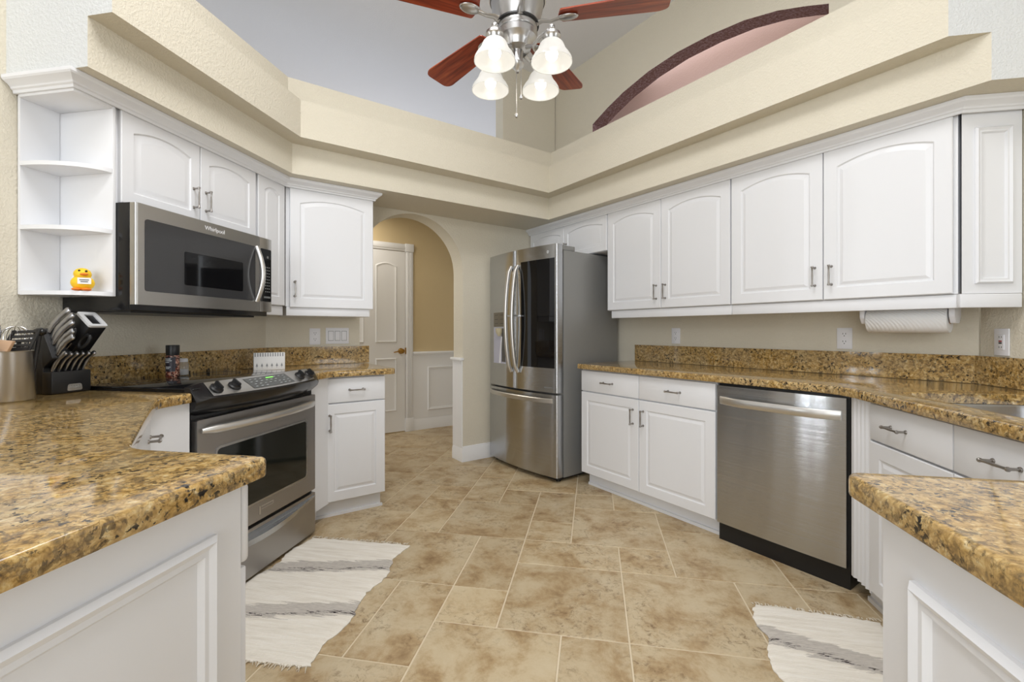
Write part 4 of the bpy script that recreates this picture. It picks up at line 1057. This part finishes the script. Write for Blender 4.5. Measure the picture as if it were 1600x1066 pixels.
mb.obj('label_print', M['ink'], lab)
c = thing('salt_shaker', 'small clear shaker with a pale cap behind the spice grinder', 'shaker', (-2.045, 1.965, 0.9065), 0)
gl = mat('shaker_glass', (0.95, 0.96, 0.96), 0.05, trans=0.85)
mb = MB(); mb.lathe([(0, 0), (0.022, 0), (0.024, 0.004), (0.024, 0.055), (0.019, 0.065), (0.019, 0.068), (0, 0.068)], 24); mb.obj('jar', gl, c)
mb = MB(); mb.lathe([(0, 0.066), (0.021, 0.066), (0.021, 0.08), (0.018, 0.084), (0, 0.085)], 24); mb.obj('cap', M['plastic'], c)
mb = MB(); mb.lathe([(0, 0.002), (0.0215, 0.002), (0.0215, 0.03), (0, 0.031)], 20); mb.obj('salt', M['boxwhite'], c)
# printed box in the back corner
c = thing('printed_box', 'small white printed box standing in the back corner of the counter', 'box', (-1.965, 2.485, 0.8905), 43)
mb = MB(); mb.box(-0.085, 0.085, -0.018, 0.018, 0, 0.105, 0.001); mb.obj('carton', M['boxwhite'], c); b0 = c.children[-1]
mb = MB(); mb.box(-0.0856, -0.0848, -0.0175, 0.0175, 0.001, 0.104); mb.obj('side', M['boxgrey'], b0)
mb = MB()
for k in range(12): mb.box(-0.08+k*0.0136, -0.0735+k*0.0136, -0.0186, -0.0178, 0.082, 0.104)
for k in range(6):
    x = -0.068+k*0.027; mb.box(x-0.001, x+0.001, -0.0186, -0.0178, 0.012, 0.042); mb.prism([(x-0.006, 0.022), (x+0.006, 0.022), (x+0.003, 0.036), (x-0.003, 0.036)], -0.0186, -0.0178, 'y')
mb.obj('print', M['boxgrey'], b0)

# utensil crock
CX_, CY_ = -1.985, 1.232
ZT = 0.8905
c = thing('utensil_crock', 'brushed steel utensil crock at the left edge of the counter', 'crock', (CX_, CY_, ZT), 0)
mb = MB(); mb.lathe([(0, 0), (0.064, 0), (0.066, 0.003), (0.066, 0.165), (0.068, 0.17), (0.064, 0.171), (0.062, 0.166), (0.062, 0.006), (0, 0.005)], 40); mb.obj('pot', M['steelh'], c, ang=50)
def utensil(name, label, cat): return thing(name, label, cat, (CX_, CY_, ZT), 0)
c = utensil('slotted_turner', 'black slotted turner standing in the utensil crock', 'turner')
mb = MB(); mb.tube([(0.02, 0.0, 0.02), (0.03, 0.01, 0.2)], [0.006, 0.006], 8); mb.obj('handle', M['black'], c)
mb = MB(); e1 = Vector((0.95, 0.12, 0.05)).normalized(); e2 = Vector((0.42, 0.35, 0.60)); e2 = (e2-e1*e2.dot(e1)).normalized(); e3 = e1.cross(e2)
R = Matrix((e1, e2, e3)).transposed().to_4x4(); R.translation = Vector((0.022, -0.01, 0.205))
bm = bmesh.new(); tmp = MB(); tmp.box(-0.006, 0.09, -0.04, -0.028, -0.002, 0.002)
for k in range(4): tmp.box(-0.004, 0.088, -0.02+k*0.0175-0.0045, -0.02+k*0.0175+0.0045, -0.002, 0.002)
tmp.box(-0.012, 0.002, -0.04, 0.04, -0.002, 0.002); tmp.box(0.082, 0.094, -0.04, 0.04, -0.002, 0.002)
me = bpy.data.meshes.new('t'); tmp.bm.to_mesh(me); tmp.bm.free(); bm.from_mesh(me); bpy.data.meshes.remove(me); mb.join(bm, R); mb.obj('slotted_head', M['black'], c)
c = utensil('spatula', 'beige silicone spatula standing in the utensil crock', 'spatula')
mb = MB(); mb.tube([(0.035, -0.035, 0.02), (0.045, -0.035, 0.178)], 0.006, 8); mb.obj('handle', M['beige'], c)
mb = MB(); mb.prism([(0.03, 0.17), (0.06, 0.17), (0.085, 0.205), (0.01, 0.21)], -0.042, -0.032, 'y', 0.002); mb.obj('blade', M['beige'], c)
c = utensil('whisk', 'wire balloon whisk standing in the utensil crock', 'whisk')
mb = MB(); mb.tube([(-0.01, 0.02, 0.02), (0.0, 0.02, 0.16)], 0.008, 8); mb.obj('handle', M['steel'], c)
mb = MB()
for k in range(7):
    a = PI*k/7; pts = []
    for j in range(17):
        t = PI*(0.06+0.94*j/16) if False else 2*PI*j/16
        u = j/16; s = math.sin(PI*u); r_ = 0.045*math.sin(2*PI*u)*(0.75+0.25*s); h_ = 0.16+0.095*(1-math.cos(2*PI*u))/2
        pts.append((0.0+r_*math.cos(a), 0.02+r_*math.sin(a), h_))
    mb.tube(pts, 0.0011, 5, cap=False)
mb.obj('wires', M['wire'], c)
c = utensil('serving_spoon', 'steel serving spoon at far left of the utensil crock', 'spoon')
mb = MB(); mb.tube([(-0.03, -0.02, 0.02), (-0.035, -0.02, 0.2)], 0.005, 8); mb.obj('handle', M['steel'], c)
mb = MB(); mb.sphere((-0.037, -0.02, 0.235), 0.042, (0.8, 0.28, 1.15)); mb.obj('bowl', M['steel'], c)
c = utensil('ladle', 'black-handled ladle with rounded end behind the whisk', 'ladle')
mb = MB(); mb.tube([(0.03, 0.04, 0.02), (0.065, 0.045, 0.225)], [0.006, 0.007], 8); mb.obj('handle', M['black'], c)
mb = MB(); mb.sphere((0.068, 0.045, 0.236), 0.018, (1.2, 1, 0.8)); mb.obj('grip_end', M['blackgloss'], c)
for k, (x, y, lab) in enumerate(((-0.012, -0.045, 'dark fork-ended cooking fork nearest the crock front rim'), (0.012, -0.048, 'dark pasta server leaning at the crock front rim'))):
    c = utensil('cooking_fork' if k == 0 else 'pasta_server', lab, 'utensil')
    mb = MB(); mb.tube([(x, y, 0.02), (x*1.2, y*1.05, 0.175)], 0.005, 8); mb.obj('handle', M['black'], c)
    mb = MB()
    for j in range(3): mb.tube([(x*1.2+(j-1)*0.004, y*1.05, 0.17), (x*1.2+(j-1)*0.011, y*1.05, 0.215)], 0.0022, 6)
    mb.obj('tines', M['black'], c)

# knife block, faces +X
KX, KY = -2.0, 1.362
c = thing('knife_block', 'black knife block full of steel-handled knives left of the cooktop', 'knife block', (KX, KY, ZT), 0)
mb = MB()
mb.prism(roundc([(-0.142, 0), (-0.03, 0), (-0.03, 0.10), (0.014, 0.135), (-0.036, 0.245), (-0.058, 0.25), (-0.142, 0.17)], 0.006, 3), 0.0, 0.133, 'y', 0.003)
o = mb.obj('body', M['black'], c, ang=40)
mb = MB(); mb.box(-0.035, 0.012, -0.002, 0.135, 0, 0.085, 0.006); mb.obj('steak_knife_rack', M['black'], c); rk = c.children[-1]
mb = MB(); mb.prism(roundc([(0.048, 0.008), (0.102, 0.008), (0.098, 0.034), (0.052, 0.034)], 0.008), 0.0118, 0.0135, 'x', 0.0); bd = mb.obj('badge', M['handle_steel'], rk)
mb = MB()
for k in range(8): mb.box(0.0134, 0.0138, 0.057+k*0.0046, 0.0595+k*0.0046, 0.017, 0.025+0.003*(k % 2))
mb.obj('badge_lettering', M['casegrey'], bd)
ST = mat('knife_handle_steel', (0.42, 0.42, 0.43), 0.36, 1.0)
def knife(name, label, base, d, length, r, grp):
    t = thing(name, label, 'knife', (KX+base[0], KY+base[1], ZT+base[2]), 0, grp)
    d = Vector(d).normalized(); k = [0.0, 0.12, 0.35, 0.6, 0.82, 0.95, 1.0]; rr = [r*0.75, r*0.9, r*1.12, r*1.0, r*1.02, r*1.15, r*0.7]
    side = d.cross(Vector((0, 1, 0))).normalized()
    mb = MB(); mb.tube([d*length*u+side*(0.010*math.sin(PI*u)) for u in k], rr, 12, flat=0.55, up=(0, 1, 0)); mb.obj('handle', ST, t, ang=60)
    mb = MB(); mb.tube([-d*0.03, d*0.004], [r*0.35, r*0.5], 8, flat=0.5, up=(0, 1, 0)); mb.obj('blade', M['wire'], t)
ORD = ['topmost', 'second', 'third', 'fourth', 'lowest']
for i, (bx, bz, ln) in enumerate(((-0.030, 0.236, 0.118), (-0.020, 0.214, 0.122), (-0.010, 0.191, 0.116), (-0.001, 0.170, 0.100), (0.008, 0.150, 0.096))):
    knife('kitchen_knife', '%s large steel-handled knife on the near side of the knife block' % (ORD[i]), (bx, 0.018+0.004*(i % 2), bz), (0.68, 0.10, 0.72), ln, 0.0108, 'large knives in the block')
ORD6 = ['leftmost', 'second from left', 'third from left', 'fourth from left', 'fifth from left', 'rightmost']
for i in range(6):
    knife('steak_knife', '%s slim steel steak knife in the front rack of the knife block' % ORD6[i], (-0.008, 0.014+i*0.0205, 0.087), (0.58, 0.10, 0.78), 0.090-0.004*(i > 0), 0.0085, 'steak knives in the front rack')
# scissors
c = thing('kitchen_scissors', 'black-handled kitchen scissors in the knife block', 'scissors', (KX+0.012, KY+0.062, ZT+0.185), 0)
mb = MB()
dS = Vector((0.64, 0.1, 0.72)).normalized()
for s, o_ in ((-1, 0.028), (1, 0.045)):
    cen = dS*o_+Vector((0.013*s, 0.004*s, -0.013*s))*1.5; pts = []
    u1 = dS; u2 = Vector((0.72, 0, -0.64))
    for k in range(17): a = 2*PI*k/16; pts.append(cen+u1*0.03*math.cos(a)+u2*0.016*math.sin(a))
    mb.tube(pts, 0.006, 8, cap=False)
mb.obj('finger_loops', M['rubber'], c)
mb = MB(); mb.tube([(-dS*0.03)[:], (dS*0.01)[:]], 0.006, 8, flat=0.5); mb.obj('blades', M['wire'], c)
# sharpener block with pale frame
c = thing('knife_sharpener', 'black knife sharpener with a pale frame in the knife block top', 'sharpener', (KX-0.012, KY+0.098, ZT+0.195), 0)
R = Matrix.Rotation(math.radians(41), 4, 'Y')
mb = MB(); bx = MB(); bx.box(-0.042, 0.042, -0.034, 0.034, -0.02, 0.115, 0.008)
me = bpy.data.meshes.new('t'); bx.bm.to_mesh(me); bx.bm.free(); bm = bmesh.new(); bm.from_mesh(me); bpy.data.meshes.remove(me); mb.join(bm, R); mb.obj('case', M['black'], c)
mb = MB(); bm = bmesh.new()
t1 = MB(); a_ = rrect(-0.042, 0.042, -0.034, 0.034, 0.01); b_ = rrect(-0.026, 0.030, -0.018, 0.018, 0.004)
t1.loops([[(x, y, 0.112) for x, y in a_], [(x, y, 0.121) for x, y in a_], [(x, y, 0.121) for x, y in b_], [(x, y, 0.110) for x, y in b_]], False, False)
me = bpy.data.meshes.new('t'); t1.bm.to_mesh(me); t1.bm.free(); bm.from_mesh(me); bpy.data.meshes.remove(me); mb.join(bm, R); mb.obj('frame', mat('pale_silver_plastic', srgb(205, 206, 208), 0.35), c)

# duck on the bottom shelf
c = thing('toy_duck', 'small yellow toy duck holding a card on the bottom shelf board', 'toy', (-1.962, 1.446, 1.2845), 38)
mb = MB(); mb.sphere((0, 0, 0.032), 0.036, (1, 0.85, 0.85)); mb.sphere((0, -0.002, 0.066), 0.027, (1.0, 0.9, 0.9)); mb.obj('body', M['yellow'], c)
mb = MB(); mb.sphere((0.012, -0.028, 0.064), 0.010, (1.3, 1, 0.5)); mb.obj('beak', M['orange'], c)
mb = MB(); mb.sphere((-0.004, -0.022, 0.078), 0.004); mb.sphere((0.016, -0.02, 0.077), 0.004); mb.obj('eye', M['black'], c)
mb = MB(); mb.sphere((-0.012, -0.02, 0.006), 0.014, (1.1, 1.3, 0.45)); mb.sphere((0.016, -0.02, 0.006), 0.014, (1.1, 1.3, 0.45)); mb.obj('feet', M['orange'], c)
mb = MB(); mb.box(-0.006, 0.034, -0.0345, -0.033, 0.026, 0.05); k = mb.obj('card', M['boxwhite'], c)
mb = MB(); mb.box(0.0, 0.028, -0.0352, -0.0344, 0.04, 0.043); mb.box(0.003, 0.025, -0.0352, -0.0344, 0.033, 0.036); mb.obj('card_writing', M['slot'], k)

# ------------------------------------------------------------------ rugs
def rug(label, corners, stripes, slope, seed, fringe_ends):
    """corners: TL, TR, BR, BL in world; local frame = world offset by the centre"""
    rn = random.Random(seed)
    cx = sum(p[0] for p in corners)/4; cy = sum(p[1] for p in corners)/4
    t = thing('striped_rug', label, 'rug', (cx, cy, 0), 0, 'striped rag rugs')
    TL, TR, BR, BL = [Vector((p[0]-cx, p[1]-cy)) for p in corners]
    bm = bmesh.new(); nx, ny = 30, 60; grid = []
    jl = [rn.uniform(-0.006, 0.006)+0.012*math.sin(j*0.35+seed) for j in range(ny+1)]; jr = [rn.uniform(-0.006, 0.006)+0.014*math.sin(j*0.28+seed*2) for j in range(ny+1)]
    je0 = [rn.uniform(-0.006, 0.006) for _ in range(nx+1)]; je1 = [rn.uniform(-0.006, 0.006) for _ in range(nx+1)]
    top = []
    for j in range(ny+1):
        v = j/ny; row = []
        for i in range(nx+1):
            u = i/nx
            p = (TL*(1-u)+TR*u)*(1-v)+(BL*(1-u)+BR*u)*v
            p = p+Vector((jl[j]*(1-u)**4+jr[j]*u**4, je0[i]*(1-v)**6+je1[i]*v**6))
            edge = min(i, nx-i, j, ny-j); z = 0.0085+0.0012*math.sin(j*1.9)+rn.uniform(-0.0006, 0.0006)
            if edge == 0: z = 0.004
            row.append(bm.verts.new((p.x, p.y, z)))
        top.append(row)
    for j in range(ny):
        for i in range(nx): bm.faces.new((top[j][i], top[j+1][i], top[j+1][i+1], top[j][i+1]))
    bound = [top[0][i] for i in range(nx+1)]+[top[j][nx] for j in range(1, ny+1)]+[top[ny][i] for i in range(nx-1, -1, -1)]+[top[j][0] for j in range(ny-1, 0, -1)]
    lowv = [bm.verts.new((v.co.x, v.co.y, 0.0006)) for v in bound]
    for k in range(len(bound)): bm.faces.new((bound[k], bound[(k+1) % len(bound)], lowv[(k+1) % len(bound)], lowv[k]))
    bmesh.ops.recalc_face_normals(bm, faces=bm.faces)
    mb = MB(); mb.join(bm); mb.obj('weave', rug_mat('rag_rug_%d' % seed, [(y-cy, h) for y, h in stripes], slope), t, ang=60)
    mb = MB()
    for (a, b, sg) in fringe_ends:
        A = Vector((a[0]-cx, a[1]-cy)); B = Vector((b[0]-cx, b[1]-cy)); n = int((B-A).length/0.011)
        for k in range(n):
            p = A.lerp(B, (k+rn.random()*0.8)/n); q = p+Vector((rn.uniform(-0.012, 0.012), sg*rn.uniform(0.010, 0.026)))
            mb.tube([(p.x, p.y, 0.006), ((p.x+q.x)/2, (p.y+q.y)/2, 0.007), (q.x, q.y, 0.002)], [0.0022, 0.0018, 0.0008], 5)
    f = mb.obj('fringe', mat('fringe_yarn_%d' % seed, srgb(228, 220, 204), 0.95, spec=0.05), t); f['kind'] = 'stuff'
rug('cream and grey striped rag rug on the floor in front of the range', [(-1.515, 2.240), (-0.958, 2.250), (-0.935, 1.372), (-1.515, 1.345)],
    [(1.976, 0.048), (1.628, 0.044)], -0.22, 1, [((-1.51, 2.240), (-0.96, 2.250), 1), ((-1.51, 1.345), (-0.94, 1.372), -1)])
rug('cream and grey striped rag rug on the floor in front of the sink cabinet', [(0.640, 2.015), (1.10, 1.975), (1.06, 1.20), (0.555, 1.22)],
    [(1.743, 0.052), (1.40, 0.045)], 0.36, 2, [((0.645, 2.012), (1.10, 1.975), 1)])
